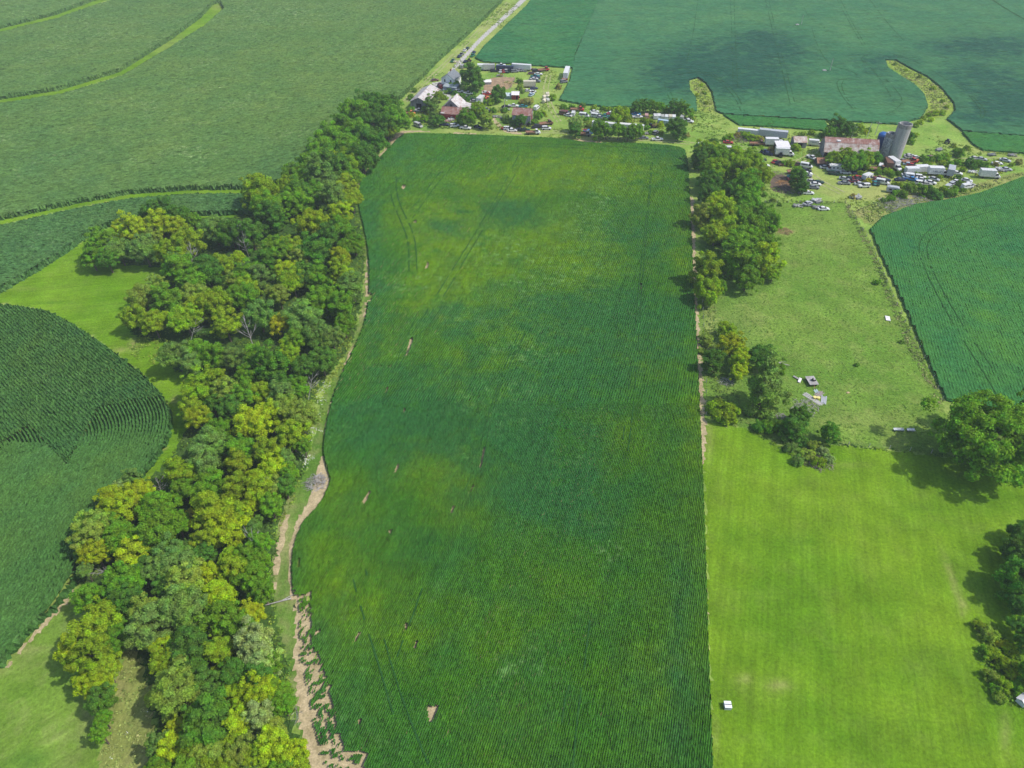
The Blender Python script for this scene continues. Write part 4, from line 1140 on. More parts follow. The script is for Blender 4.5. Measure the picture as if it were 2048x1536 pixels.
plant('C', """360,320,o,52; 300,350,g,36; 460,300,n,44; 530,300,o,50; 610,330,o,56; 690,330,y,50; 740,350,n,40; 880,290,o,62; 950,300,g,46; 790,300,g,36; 1150,440,o,58; 1180,470,y,36; 1230,290,o,36; 1340,270,o,40; 1090,640,o,56; 850,480,n,44; 900,510,n,36; 740,600,s,40; 700,670,b,40; 1020,640,g,40; 740,940,o,36; 960,1140,g,26; 1990,260,y,40; 2030,240,g,40; 1470,300,g,40; 1580,560,g,44; 880,1080,k,30; 1350,620,g,24; 1840,1040,n,36""", 'shrub', L_FARM)
plant('D', """180,560,g,84; 300,560,d,86; 90,570,o,60; 700,310,d,56; 720,370,g,46; 1050,560,g,66; 1280,510,g,62; 1280,610,g,58; 1400,620,d,64; 700,930,g,72; 860,960,g,76; 960,970,d,84; 1030,1010,d,66; 1200,970,g,66""", 'shrub', L_FARM)
plant('D', """760,290,o,40; 830,140,y,36; 870,90,o,34; 930,60,o,36; 1000,40,y,40; 1080,40,o,36; 960,110,y,40; 780,180,o,34; 870,570,g,50; 960,580,g,46; 1130,560,o,50; 900,640,o,40; 1100,620,y,44; 1180,640,g,44; 1500,640,g,50; 1580,650,g,46; 1450,680,d,36; 420,720,o,52; 350,700,o,40; 480,740,g,40; 215,835,Y,40; 500,770,g,36; 560,750,g,36; 620,700,o,36; 600,880,o,52; 540,870,y,40; 560,980,g,52; 480,1040,g,56; 400,1060,b,40; 640,1000,g,56;
 1110,930,o,46; 1300,870,g,48; 1270,800,d,40; 1240,930,g,44; 1150,1000,e,44; 1980,620,n,40; 1900,640,o,30; 1720,640,n,30; 780,760,o,30; 330,740,g,34; 120,740,o,34; 160,680,g,36; 1330,940,g,36; 300,560,o,40; 1220,420,k,30; 1380,450,k,36; 1250,470,g,40; 1330,700,o,36; 900,820,g,30; 1060,780,o,30""", 'shrub', L_FARM)
plant('X', """1790,128,k,4; 1812,140,y,4; 1840,154,k,5; 1866,176,y,5; 1885,202,k,5; 1893,213,y,5; 1862,226,n,4; 1402,170,y,4; 1411,186,k,4; 1412,206,y,4""", 'shrub', L_FARM, group="weed clumps of the grass waterways")


# --- dead wood
def dead_tree(u, v, H, label, lean=0.0, az=0.0, z=0.0):
    H *= .8
    root = empty("dead_tree", (*G(u, v, H * .5), z))
    root.rotation_euler = (0, lean, az)
    o = link("bare_trunk", BARE_TRUNKS[int(RNG.integers(3))], root)
    o.scale = (H * .8, H * .8, H)
    tag(root, label, "dead tree", "bare dead trees in the wood")


dead_tree(500, 668, 15, "pale dead trunk leaning in the middle of the wood", .35, 2.2)
dead_tree(375, 515, 15, "grey bare snag standing above the clearing edge", .2, 1.0)
dead_tree(470, 470, 15, "tall bare grey snag in the thin top of the wood", .15, .3)
dead_tree(490, 485, 14, "bare grey snag forked beside the taller snag", .3, 5.0)
dead_tree(318, 565, 12, "slender bare snag at the clearing's right edge", .3, 3.4)
dead_tree(315, 975, 10, "whitish dead tree at the bend of the near corn", .1, .5)
dead_tree(497, 1100, 12, "grey dead stem near the grassy margin", .4, 1.6)
dead_tree(225, 1128, 9, "dark grey dead limbs at the corn corner", .5, 4.0)
dead_tree(370, 660, 12, "bare branching snag beside the weedy bright patch", .5, .6)
dead_tree(583, 1395, 9, "thin grey dead limb leaning over the bare soil strip", .75, 5.2)
dead_tree(548, 1400, 8, "pale forked dead limb among trees near the bare soil", .6, 2.0)
dead_tree(610, 775, 11, "pale dead stem among trees at the bean edge", .5, 1.0)
dead_tree(525, 820, 10, "fallen grey trunk in the narrow waist of the wood", 1.1, 3.0)
a, b = G(532, 1213), G(583, 1198)
mb = MB()
mb.tube([(a[0], a[1], .5), ((a[0] + b[0]) / 2, (a[1] + b[1]) / 2, .35), (b[0], b[1], .22)], [.08, .13, .16], 8)
mb.tube([((a[0] * .4 + b[0] * .6), (a[1] * .4 + b[1] * .6), .35), (b[0] + .3, b[1] + .7, .5)], [.1, .05], 6)
tag(mb.build("fallen_log", M_DEAD), "long pale fallen log lying across the grassy margin", "log")
a, b = G(1530, 729), G(1578, 733)
mb = MB()
mb.tube([(a[0], a[1], 1.6), (b[0], b[1], .4)], [.22, .1], 8)
mb.tube([((a[0] + b[0]) / 2, (a[1] + b[1]) / 2, 1.0), (b[0] - .6, b[1] + 1.2, .8)], [.1, .03], 6)
tag(mb.build("fallen_log", M_DEAD), "broken grey limb hanging beside the tapering dark tree", "log")


def brush(name, u, v, r, h, n, label, cat, mat, ln=2.0, seed=0):
    rnd = random.Random(seed)
    x, y = G(u, v)
    mb = MB()
    for k in range(n):
        a, q = rnd.uniform(0, 6.28), r * math.sqrt(rnd.random())
        z = h * (1 - q / r) * rnd.uniform(.3, 1) + .06
        d = rnd.uniform(0, 6.28)
        e = rnd.uniform(.4, 1) * ln
        cx, cy = x + q * math.cos(a), y + q * math.sin(a)
        mb.tube([(cx - math.cos(d) * e / 2, cy - math.sin(d) * e / 2, z), (cx, cy, z + .2), (cx + math.cos(d) * e / 2, cy + math.sin(d) * e / 2, max(.05, z - rnd.uniform(0, .3)))], [.05, .045, .02], 5)
    return tag(mb.build(name, mat), label, cat)


M_BRUSH = wood_mat("old_brushwood", (.30, .25, .21, 1))
brush("brush_pile", 634, 966, 2.4, 1.0, 90, "grey pile of cut branches on the bare soil wedge", "brush pile", M_DEAD, 3.0, 1)
brush("brush_pile", 1570, 463, 2.6, .9, 120, "brown heap of old hay and twigs in the pasture", "brush pile", wood_mat("old_hay", (.36, .25, .13, 1)), 1.6, 2)
brush("brush_pile", 1570, 378, 4.6, .8, 110, "dark brown heap of brush in the vegetable plot", "brush pile", M_BRUSH, 2.2, 3)
brush("brush_pile", 1560, 352, 4.2, .7, 90, "grey brush heap above the sawdust pile", "brush pile", M_BRUSH, 2.2, 4)
brush("sawdust_pile", 1567, 367, 3.0, .8, 140, "orange tan sawdust heap in the vegetable plot", "heap", wood_mat("orange_sawdust", (.52, .29, .12, 1)), 1.2, 5)
brush("brush_pile", 1800, 412, 8.0, 1.2, 240, "long grey pile of dead branches below the scrub hedge", "brush pile", M_DEAD, 4.0, 6)
brush("brush_pile", 1838, 402, 6.0, 1.0, 120, "smaller grey brush pile at the bean field corner", "brush pile", M_DEAD, 3.4, 7)
brush("brush_pile", 1480, 278, 4.4, 1.4, 130, "pinkish grey brush heap beside the red car", "brush pile", M_BRUSH, 2.6, 8)
brush("brush_pile", 1563, 836, 1.6, .9, 50, "grey broken stump and twigs below the tapering dark tree", "brush pile", M_DEAD, 2.0, 9)
brush("brush_pile", 1610, 815, 3.4, .5, 70, "grey row of dead branches behind the small dark tree", "brush pile", M_DEAD, 2.6, 10)
brush("brush_pile", 1640, 925, 3.0, .7, 90, "brown dead stalks on the weedy lawn island", "brush pile", M_BRUSH, 1.8, 11)
brush("brush_pile", 1452, 765, 1.8, .6, 50, "grey twigs in the shade by the dry soil strip", "brush pile", M_DEAD, 2.2, 12)

# --- weeds, tufts and undergrowth: ground cover nobody could count
def scatter(name, pts, size, leaves, leaf, mat, label, cat, flat=.6, tint_scale=9.0, up=.5):
    n = len(pts)
    s = size * RNG.uniform(.55, 1.35, n)
    base = np.repeat(np.concatenate([pts, np.zeros((n, 1))], 1), leaves, 0)
    ss = np.repeat(s, leaves)
    m = n * leaves
    d = unit(m)
    d[:, 2] = np.abs(d[:, 2])
    p = base + d * (ss * RNG.uniform(.35, 1.0, m))[:, None] * np.array([1, 1, flat])
    nn = d + RNG.normal(0, .5, (m, 3)) + np.array([0, 0, up])
    nn /= np.linalg.norm(nn, axis=1)[:, None]
    t = np.cross(nn, unit(m))
    t /= np.maximum(np.linalg.norm(t, axis=1), 1e-6)[:, None]
    b = np.cross(nn, t)
    q = (leaf * RNG.uniform(.6, 1.5, m))[:, None]
    V = np.stack([p + t * q, p + b * q * .55, p - t * q * .8, p - b * q * .55], 1).reshape(-1, 3)
    V[:, 2] = np.maximum(V[:, 2], .07)
    tv = np.clip(vnoise(pts, tint_scale, 21) * 1.6 - .3 + RNG.normal(0, .16, n), 0, 1)
    o = link(name, mesh_from(name, V, np.arange(4 * m).reshape(-1, 4), [mat], {'tint': np.repeat(tv, leaves * 4)}))
    return tag(o, label, cat, kind="stuff")


def fill(poly, density):
    lo, hi = poly.min(0), poly.max(0)
    n = int((hi[0] - lo[0]) * (hi[1] - lo[1]) * density)
    q = RNG.uniform(lo, hi, (n, 2))
    return q[pip(q, poly)]


M_WEED = weed_mat("weed_leaves", ((.105, .215, .026, 1), (.160, .275, .028, 1), (.270, .340, .045, 1)))
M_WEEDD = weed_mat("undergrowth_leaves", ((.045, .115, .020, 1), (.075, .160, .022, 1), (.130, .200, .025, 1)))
M_TUFT = weed_mat("tuft_blades", ((.115, .235, .030, 1), (.150, .275, .036, 1), (.220, .320, .055, 1)))
M_PALE = weed_mat("pale_weed_leaves", ((.20, .28, .06, 1), (.28, .34, .09, 1), (.42, .39, .17, 1)))
M_SCRUB = weed_mat("scrub_leaves", ((.085, .190, .022, 1), (.155, .245, .024, 1), (.290, .300, .035, 1)))
M_FLOWER = plain("white_flower_heads", (.75, .77, .68, 1))
q = fill(P(WOOD), .36)
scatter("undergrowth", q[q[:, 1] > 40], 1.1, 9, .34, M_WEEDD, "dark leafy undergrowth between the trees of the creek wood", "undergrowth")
marg = P([(720, 330), (728, 360), (718, 390), (722, 430), (735, 480), (728, 560), (720, 640), (700, 700), (678, 740), (640, 800), (625, 880), (612, 930), (590, 1000), (560, 1060), (548, 1130), (546, 1190), (575, 1320), (582, 1420), (560, 1420), (530, 1150), (545, 1030), (600, 900), (610, 780), (690, 680), (712, 560), (712, 420), (705, 370)])
scatter("weeds", fill(marg, .8), .8, 9, .24, M_WEED, "bright leafy weeds along the bean side of the wood", "weeds")
scatter("weeds", fill(P([(665, 740), (690, 720), (660, 790), (640, 860), (628, 850), (640, 790)]), 1.0), .6, 9, .2, M_WEED, "bright green weeds at the bend of the margin", "weeds")
q = P([(618, 855), (622, 870), (614, 880), (625, 862), (612, 912), (618, 920), (610, 925), (640, 800), (645, 780), (652, 772), (628, 835)])
scatter("flowering_weeds", np.repeat(q, 14, 0) + RNG.normal(0, .8, (len(q) * 14, 2)), .4, 4, .14, M_FLOWER, "white flowering weeds beside the bean margin", "weeds")
scatter("weeds", fill(P([(260, 690), (290, 672), (345, 680), (348, 715), (330, 735), (285, 722), (262, 712)]), .8), .9, 10, .26, M_WEED, "lush bright weeds in the patch by the clearing", "weeds")
q = fill(P([(255, 1280), (300, 1340), (308, 1440), (308, 1640), (195, 1640), (205, 1460), (240, 1370)]), 1.3)
scatter("tall_grass", q, .6, 8, .2, M_PALE, "tall pale grass and weeds in the strip beside the wood", "grass", up=.1)
q = q[RNG.random(len(q)) < .07]
scatter("flowering_weeds", q, .7, 4, .12, M_FLOWER, "white flower heads in the tall dry grass strip", "weeds", .9)
fence_strip = P([(1690, 405), (1700, 408), (1752, 510), (1790, 598), (1836, 700), (1880, 790), (1892, 812), (1880, 815), (1820, 705), (1775, 600), (1735, 500), (1694, 425)])
scatter("weeds", fill(fence_strip, 1.2), .8, 9, .22, weed_mat("fence_weed_leaves", ((.080, .150, .035, 1), (.17, .23, .06, 1), (.32, .30, .14, 1))), "dull tall weeds along the pasture fence", "weeds")
row_strip = P([(1400, 600), (1410, 640), (1414, 730), (1425, 800), (1430, 850), (1470, 860), (1500, 850), (1470, 780), (1440, 700), (1428, 610)])
scatter("weeds", fill(row_strip, .8), .8, 9, .24, weed_mat("row_weed_leaves", ((.085, .165, .03, 1), (.17, .25, .04, 1), (.30, .31, .11, 1))), "rough weeds between the dry soil strip and pasture shrubs", "weeds")
fl = [P([(1654, 884), (1740, 893), (1830, 900), (1880, 908), (1960, 925), (1960, 930), (1880, 913), (1740, 898), (1654, 889)]), P([(1500, 850), (1530, 868), (1580, 890), (1620, 905), (1615, 915), (1570, 905), (1520, 878), (1495, 862)]), P([(1530, 402), (1690, 403), (1690, 407), (1530, 407)])]
scatter("weeds", np.concatenate([fill(p, 2.2) for p in fl]), .55, 9, .2, M_WEEDD, "dark weeds under the fence between pasture and lawn", "weeds")
isl = P([(1580, 905), (1610, 893), (1645, 890), (1665, 912), (1660, 930), (1640, 940), (1610, 938), (1590, 922)])
scatter("weeds", fill(isl, 1.4), .8, 10, .22, weed_mat("island_weed_leaves", ((.080, .150, .045, 1), (.16, .22, .05, 1), (.30, .28, .14, 1))), "mixed weeds on the unmown island in the lawn", "weeds")
redge = P([(1945, 1240), (1962, 1235), (2010, 1270), (2050, 1330), (2052, 1410), (2000, 1415), (1985, 1380), (1965, 1320)])
scatter("weeds", fill(redge, 1.3), .9, 10, .24, M_WEED, "tall weeds in the bed at the right edge of the lawn", "weeds")
past = P(PAST_PTS)
q = fill(past, 1.15)
q = q[(q[:, 0] < 190) & (vnoise(q, 7.0, 31) > .36)]
scatter("grass_tufts", q[RNG.random(len(q)) < .7], .30, 7, .17, M_TUFT, "darker grass tufts spread over the grazed pasture", "grass", .6, 14)
yard_poly = P(YARD_PTS)
q = fill(yard_poly, .5)
q = q[(vnoise(q, 12.0, 41) > .56) & (q[:, 0] < 330)]
scatter("yard_weeds", q, .75, 7, .3, M_WEED, "weeds growing through the farmyard between the wrecks", "weeds", .6, 16)
wet = [P([(1384, 165), (1396, 158), (1410, 170), (1422, 190), (1428, 222), (1404, 222), (1396, 196)]), P([(1776, 123), (1790, 123), (1824, 143), (1854, 158), (1882, 180), (1903, 210), (1888, 230), (1850, 233), (1860, 212), (1852, 187), (1830, 167), (1800, 150)]),
       P([(1705, 418), (1800, 397), (1860, 396), (1930, 378), (2048, 344), (2048, 350), (1960, 382), (1900, 396), (1830, 406), (1770, 428), (1742, 450)])]
scatter("waterway_weeds", np.concatenate([fill(p, .7) for p in wet]), .9, 8, .34, M_PALE, "yellow weeds standing in the grass waterways and field edge", "weeds")

scrub = [P([(1650, 330), (1760, 336), (1830, 318), (1930, 325), (2010, 318), (2030, 340), (1975, 358), (1900, 388), (1830, 385), (1740, 360), (1660, 342)]), P([(1110, 210), (1200, 216), (1290, 214), (1390, 232), (1390, 262), (1300, 272), (1180, 268), (1140, 250)]),
         P([(815, 225), (860, 205), (930, 235), (1000, 215), (1090, 220), (1100, 250), (1000, 262), (880, 258), (815, 250)]), P([(1460, 262), (1560, 262), (1640, 270), (1640, 285), (1540, 292), (1460, 285)])]
q = np.concatenate([fill(p_, .42) for p_ in scrub])
q = q[vnoise(q, 8.0, 77) > .44]
scatter("scrub", q, .85, 9, .3, M_SCRUB, "knee high scrub growing up between the wrecks and sheds", "scrub", .8, 12)
# ------------------------------------------------------------------ vehicles
M_PAINT = paint_mat("vehicle_paint")
M_GLASS = Mat("dark_glass", .08, .5).done((.015, .02, .025, 1))
M_TYRE = Mat("tyre_rubber", .9, .1).done((.02, .02, .021, 1))
M_CHASSIS = plain("dark_chassis_steel", (.045, .04, .038, 1))
M_INK = Mat("faded_dark_lettering", .7, .2).done((.07, .085, .14, 1))
VC = {'w': ("white", (.70, .70, .69)), 'W': ("dirty white", (.44, .44, .41)), 'k': ("black", (.016, .017, .02)), 'a': ("grey", (.20, .21, .22)), 'b': ("dark blue", (.022, .035, .085)),
      'B': ("bright blue", (.04, .22, .50)), 'r': ("red", (.42, .035, .03)), 'm': ("maroon", (.16, .02, .03)), 'n': ("rusty brown", (.17, .085, .055)), 't': ("teal", (.02, .19, .20)), 'e': ("dark green", (.015, .06, .045)),
      'G': ("green", (.03, .22, .10)), 's': ("silver", (.44, .46, .48)), 'c': ("cream", (.68, .62, .46)), 'y': ("yellow", (.55, .38, .06)), 'o': ("orange", (.60, .16, .05)), 'l': ("pale blue", (.38, .50, .60)), 'p': ("faded pink", (.50, .30, .28)), 'd': ("dusty grey", (.33, .32, .31))}
PROTO = {}


def frustum(mb, x0, x1, w0, z0, x2, x3, w1, z1):
    """Glasshouse: bottom rectangle x0..x1 at z0, top rectangle x2..x3 at z1."""
    return mb.rings([[(x0, -w0, z0), (x1, -w0, z0), (x1, w0, z0), (x0, w0, z0)], [(x2, -w1, z1), (x3, -w1, z1), (x3, w1, z1), (x2, w1, z1)]])


def proto(kind, name, body, glass, wheels, more=()):
    r = empty(name, (0, 0, -50))
    body.build("body", M_PAINT, r)
    if glass is not None:
        glass.build("window", M_GLASS, r)
    for x, y, q in wheels:
        MB().wheel(0, 0, q, .24).build("wheel", M_TYRE, r, (x, y, 0))
    for nm, mb, mt in more:
        mb.build(nm, mt, r)
    PROTO[kind] = r


def four(xf, xr, y, r):
    return [(xf, y, r), (xf, -y, r), (xr, y, r), (xr, -y, r)]


b = MB().hull([(-2.35, .78, .38, .80, .72), (-2.2, .88, .28, .95, .80), (-1.3, .9, .25, .99, .84), (.95, .9, .25, .97, .82), (2.05, .87, .28, .80, .74), (2.35, .76, .36, .64, .66)])
b.hull([(-1.15, .62, 1.36, 1.42, .56), (-.5, .66, 1.36, 1.46, .6), (.3, .62, 1.36, 1.43, .56)])
gl = frustum(MB(), -1.85, 1.1, .82, .95, -1.12, .3, .62, 1.38)
proto('se', "parked_car", b, gl, four(1.42, -1.4, .8, .32))
b = MB().hull([(-2.3, .86, .42, 1.0, .80), (-2.15, .93, .34, 1.06, .86), (1.0, .94, .32, 1.06, .86), (2.1, .9, .34, .98, .80), (2.35, .8, .42, .80, .72)])
b.hull([(-2.1, .74, 1.68, 1.74, .68), (-1, .76, 1.68, 1.80, .7), (.4, .72, 1.68, 1.75, .66)])
for xx in (-1.3, -.3):
    b.box(xx - .06, xx + .06, -.86, .86, 1.0, 1.7)
gl = frustum(MB(), -2.25, 1.15, .84, 1.03, -2.05, .4, .70, 1.7)
proto('su', "parked_suv", b, gl, four(1.5, -1.4, .84, .38))
b = MB().hull([(-2.7, .92, .42, 1.2, .9), (-2.6, .98, .35, 1.25, .94), (1.7, .98, .35, 1.22, .94), (2.4, .94, .38, 1.0, .82), (2.65, .84, .44, .85, .74)])
b.hull([(-2.68, .92, 1.15, 2.05, .82), (-2.5, .94, 1.15, 2.15, .84), (.6, .94, 1.15, 2.15, .84), (.85, .92, 1.15, 2.05, .8)])
gl = frustum(MB(), .7, 1.85, .9, 1.18, .75, 1.0, .76, 2.02)
gl.box(-2.2, .4, -.955, -.93, 1.42, 1.85).box(-2.2, .4, .93, .955, 1.42, 1.85)
proto('va', "parked_van", b, gl, four(1.7, -1.6, .88, .36))
b = MB().hull([(-.75, .92, .42, 1.08, .88), (.9, .94, .40, 1.08, .88), (2.3, .92, .42, 1.02, .82), (2.7, .82, .5, .86, .74)])
b.box(-2.75, -.75, -.93, -.80, .5, 1.08).box(-2.75, -.75, .80, .93, .5, 1.08).box(-2.75, -2.66, -.80, .80, .5, 1.06).box(-2.66, -.75, -.80, .80, .5, .66)
b.hull([(-.6, .70, 1.66, 1.72, .64), (0, .72, 1.66, 1.78, .66), (.55, .68, 1.66, 1.72, .62)])
gl = frustum(MB(), -.8, 1.15, .84, 1.06, -.62, .55, .68, 1.68)
proto('pu', "pickup_truck", b, gl, four(1.75, -1.75, .86, .4))


def cab(mb, x):
    mb.hull([(x, .98, .6, 1.5, .95), (x + 1.0, 1.0, .55, 1.5, .95), (x + 1.9, .95, .55, 1.35, .82), (x + 2.2, .86, .6, 1.15, .74)])
    mb.hull([(x, .86, 2.25, 2.34, .8), (x + .9, .84, 2.25, 2.34, .78)])
    return frustum(MB(), x + .02, x + 1.35, .92, 1.46, x + .04, x + .85, .82, 2.28)


def big_box(L, z0, z1, w=1.22):
    mb = MB().box(-L / 2, L / 2, -w, w, z0, z1)
    for k in range(int(L / .6) + 1):
        xx = -L / 2 + .05 + k * (L - .1) / int(L / .6)
        mb.box(xx - .025, xx + .025, -w - .022, -w + .01, z0 + .1, z1 - .1).box(xx - .025, xx + .025, w - .01, w + .022, z0 + .1, z1 - .1)
    mb.box(-L / 2 - .03, L / 2 + .03, -w - .03, w + .03, z1 - .02, z1 + .05)
    return mb


b = MB()
gl = cab(b, 1.95)
bx = big_box(5.6, 1.05, 3.55)
fr = MB().box(-3.7, 2.2, -.45, .45, .7, 1.02)
r = empty("box_truck", (0, 0, -50))
b.build("cab", M_PAINT, r)
gl.build("window", M_GLASS, r)
o = bx.build("cargo_box", M_PAINT, r, (-1.0, 0, 0))
fr.build("chassis", M_CHASSIS, r)
for x, y, q in four(3.1, -2.4, .92, .46):
    MB().wheel(0, 0, q, .3).build("wheel", M_TYRE, r, (x, y, 0))
PROTO['bx'] = r


def trailer(kind, name, L, z0=1.15, z1=3.95, wheels=True):
    r = empty(name, (0, 0, -50))
    big_box(L, z0, z1).build("cargo_box", M_PAINT, r)
    MB().box(-L / 2 + .3, L / 2 - .4, -.5, .5, max(.2, z0 - .3), z0 - .02).build("chassis", M_CHASSIS, r)
    if wheels:
        for x in (-L / 2 + 1.2, -L / 2 + 2.4):
            for y in (1.0, -1.0):
                MB().wheel(0, 0, .5, .4).build("wheel", M_TYRE, r, (x, y, 0))
    MB().box(-.07, .07, -.95, -.8, 0, z0).box(-.07, .07, .8, .95, 0, z0).build("landing_leg", M_CHASSIS, r, (L / 2 - 2.4, 0, 0))
    PROTO[kind] = r


trailer('tl', "semi_trailer", 12.6)
trailer('ts', "box_trailer", 6.4, .8, 3.2)
trailer('cn', "storage_container", 5.0, .35, 2.5, False)
b = MB()
gl = cab(b, 1.2)
PROTO['fl'] = r = empty("flatbed_truck", (0, 0, -50))
b.build("cab", M_PAINT, r)
gl.build("window", M_GLASS, r)
MB().box(-3.2, 1.1, -1.05, 1.05, .95, 1.12).box(-3.2, 1.1, -1.05, -1.0, 1.12, 1.45).box(-3.2, 1.1, 1.0, 1.05, 1.12, 1.45).build("flatbed", plain("old_flatbed_boards", (.30, .16, .10, 1)), r)
MB().box(-3.0, 1.4, -.4, .4, .6, .93).build("chassis", M_CHASSIS, r)
for x, y, q in four(2.3, -1.9, .9, .45):
    MB().wheel(0, 0, q, .3).build("wheel", M_TYRE, r, (x, y, 0))
b = big_box(6.2, .7, 2.95, 1.12)
b.hull([(3.05, 1.08, .6, 1.7, 1.0), (3.8, 1.04, .55, 1.45, .94), (4.3, .9, .6, 1.15, .8)])
b.hull([(2.6, 1.1, 2.4, 2.98, 1.0), (3.7, 1.05, 2.45, 2.85, .9)])
b.box(-1.2, -.6, -.35, .35, 3.0, 3.2).box(1.0, 1.5, -.3, .3, 3.0, 3.15)
gl = frustum(MB(), 3.1, 4.0, 1.0, 1.6, 3.1, 3.5, .94, 2.44)
for xx in (-2.5, -1.6, .3, 1.8):
    gl.box(xx, xx + .6, -1.17, -1.13, 1.75, 2.35).box(xx, xx + .6, 1.13, 1.17, 1.75, 2.35)
proto('rv', "motorhome", b, gl, four(3.2, -1.9, .98, .42))
b = MB().box(-2.1, 2.1, -1.05, 1.05, .55, 2.3)
b.hull([(-2.2, .98, .7, 2.25, .9), (-1.4, 1.0, .55, 2.5, .92), (1.4, 1.0, .55, 2.5, .92), (2.2, .98, .7, 2.2, .9)])
gl = MB().box(-1.4, -.5, -1.09, -1.06, 1.3, 1.85).box(.4, 1.4, -1.09, -1.06, 1.3, 1.85).box(-1.4, -.5, 1.06, 1.09, 1.3, 1.85)
proto('cm', "camper_trailer", b, gl, [(-.2, .95, .34), (-.2, -.95, .34)], [("drawbar", MB().box(2.0, 3.1, -.06, .06, .5, .6), M_CHASSIS)])
b = MB().hull([(-.3, .38, .8, 1.35, .36), (1.4, .36, .8, 1.4, .32), (1.8, .32, .85, 1.3, .28)])
b.box(-1.1, -.35, -.5, .5, .75, 1.15)
gl = frustum(MB(), -1.2, -.2, .55, 1.15, -1.05, -.35, .48, 2.1)
proto('tr', "tractor", b, gl, [(1.2, .62, .42), (1.2, -.62, .42), (-.85, .78, .78), (-.85, -.78, .78)])
b = MB().rings([[(x, q * math.cos(t), 1.05 + q * math.sin(t)) for t in [6.283 * k / 14 for k in range(14)]] for x, q in ((-1.0, .25), (-.95, .75), (-.7, .98), (.7, .98), (.95, .75), (1.0, .25))])
proto('tk', "storage_tank", b, None, [], [("cradle", MB().box(-.8, -.6, -.7, .7, 0, .3).box(.6, .8, -.7, .7, 0, .3), M_CHASSIS)])
b = MB()
rnd = random.Random(5)
for k in range(16):
    cx, cy = rnd.uniform(-1.6, 1.6), rnd.uniform(-.9, .9)
    b.box(-rnd.uniform(.3, .9), rnd.uniform(.3, .9), -rnd.uniform(.15, .5), rnd.uniform(.15, .5), 0, rnd.uniform(.04, .4), rnd.uniform(0, 3), (cx, cy, rnd.uniform(.02, .7)), rnd.uniform(-.5, .5))
proto('jk', "scrap_heap", b, None, [])

VK = {'se': ("car", "car", "wrecked and parked vehicles of the farm"), 'su': ("station wagon", "car", "wrecked and parked vehicles of the farm"), 'va': ("van", "van", "wrecked and parked vehicles of the farm"), 'pu': ("pickup truck", "pickup truck", "wrecked and parked vehicles of the farm"),
      'bx': ("box truck", "truck", "box trucks and trailers of the farm"), 'tl': ("long semi trailer", "trailer", "box trucks and trailers of the farm"), 'ts': ("short box trailer", "trailer", "box trucks and trailers of the farm"), 'cn': ("storage container", "container", "box trucks and trailers of the farm"),
      'fl': ("flatbed truck", "truck", "wrecked and parked vehicles of the farm"), 'rv': ("motorhome", "motorhome", "wrecked and parked vehicles of the farm"), 'cm': ("rounded camper trailer", "camper", "wrecked and parked vehicles of the farm"), 'tr': ("old tractor", "tractor", "tractors and farm machines"),
      'tk': ("rounded tank", "tank", "tanks left on the grass"), 'jk': ("heap of scrap", "scrap heap", "scrap heaps among the wrecks")}
used_proto = set()


def vehicle(kind, x, y, head, cl, desc=None, z=0.0, s=1.0, lab=None):
    src = PROTO[kind]
    if kind in used_proto:
        r = copy_thing(src, (x, y, z), head)
    else:
        used_proto.add(kind)
        r = src
        r.location = (x, y, z)
        r.rotation_euler = (0, 0, head)
    if kind in ('se', 'su', 'va', 'pu'):
        s *= .93
    r.scale = (s, s, s)
    col = np.array(VC[cl][1]) * RNG.uniform(.9, 1.08)
    for ch in r.children:
        if ch.name.split('.')[0] in ('body', 'cab', 'cargo_box'):
            ch.color = (*np.clip(col, 0, .85), 1)
    dn, cat, grp = VK[kind]
    if lab:
        tag(r, lab, cat, grp)
    else:
        reg(r, desc or f"{VC[cl][0]} {dn}", cat, grp, L_FARM)
    return r


def vehicles(frame, s):
    for w in s.replace('\n', ' ').split(';'):
        w = w.strip()
        if not w:
            continue
        a, b_, kind, cl, hd = w.split(',')
        u, v = px(frame, float(a), float(b_))
        zc = {'bx': 2.0, 'tl': 2.4, 'ts': 2.0, 'cn': 1.6, 'rv': 1.7, 'cm': 1.4, 'fl': 1.0, 'va': 1.1}.get(kind.strip(), .75)
        x, y = G(u, v, zc)
        h = ROAD_H if hd.strip() == 'R' else math.radians(float(hd))
        vehicle(kind.strip(), x, y, h + RNG.normal(0, .06), cl.strip())


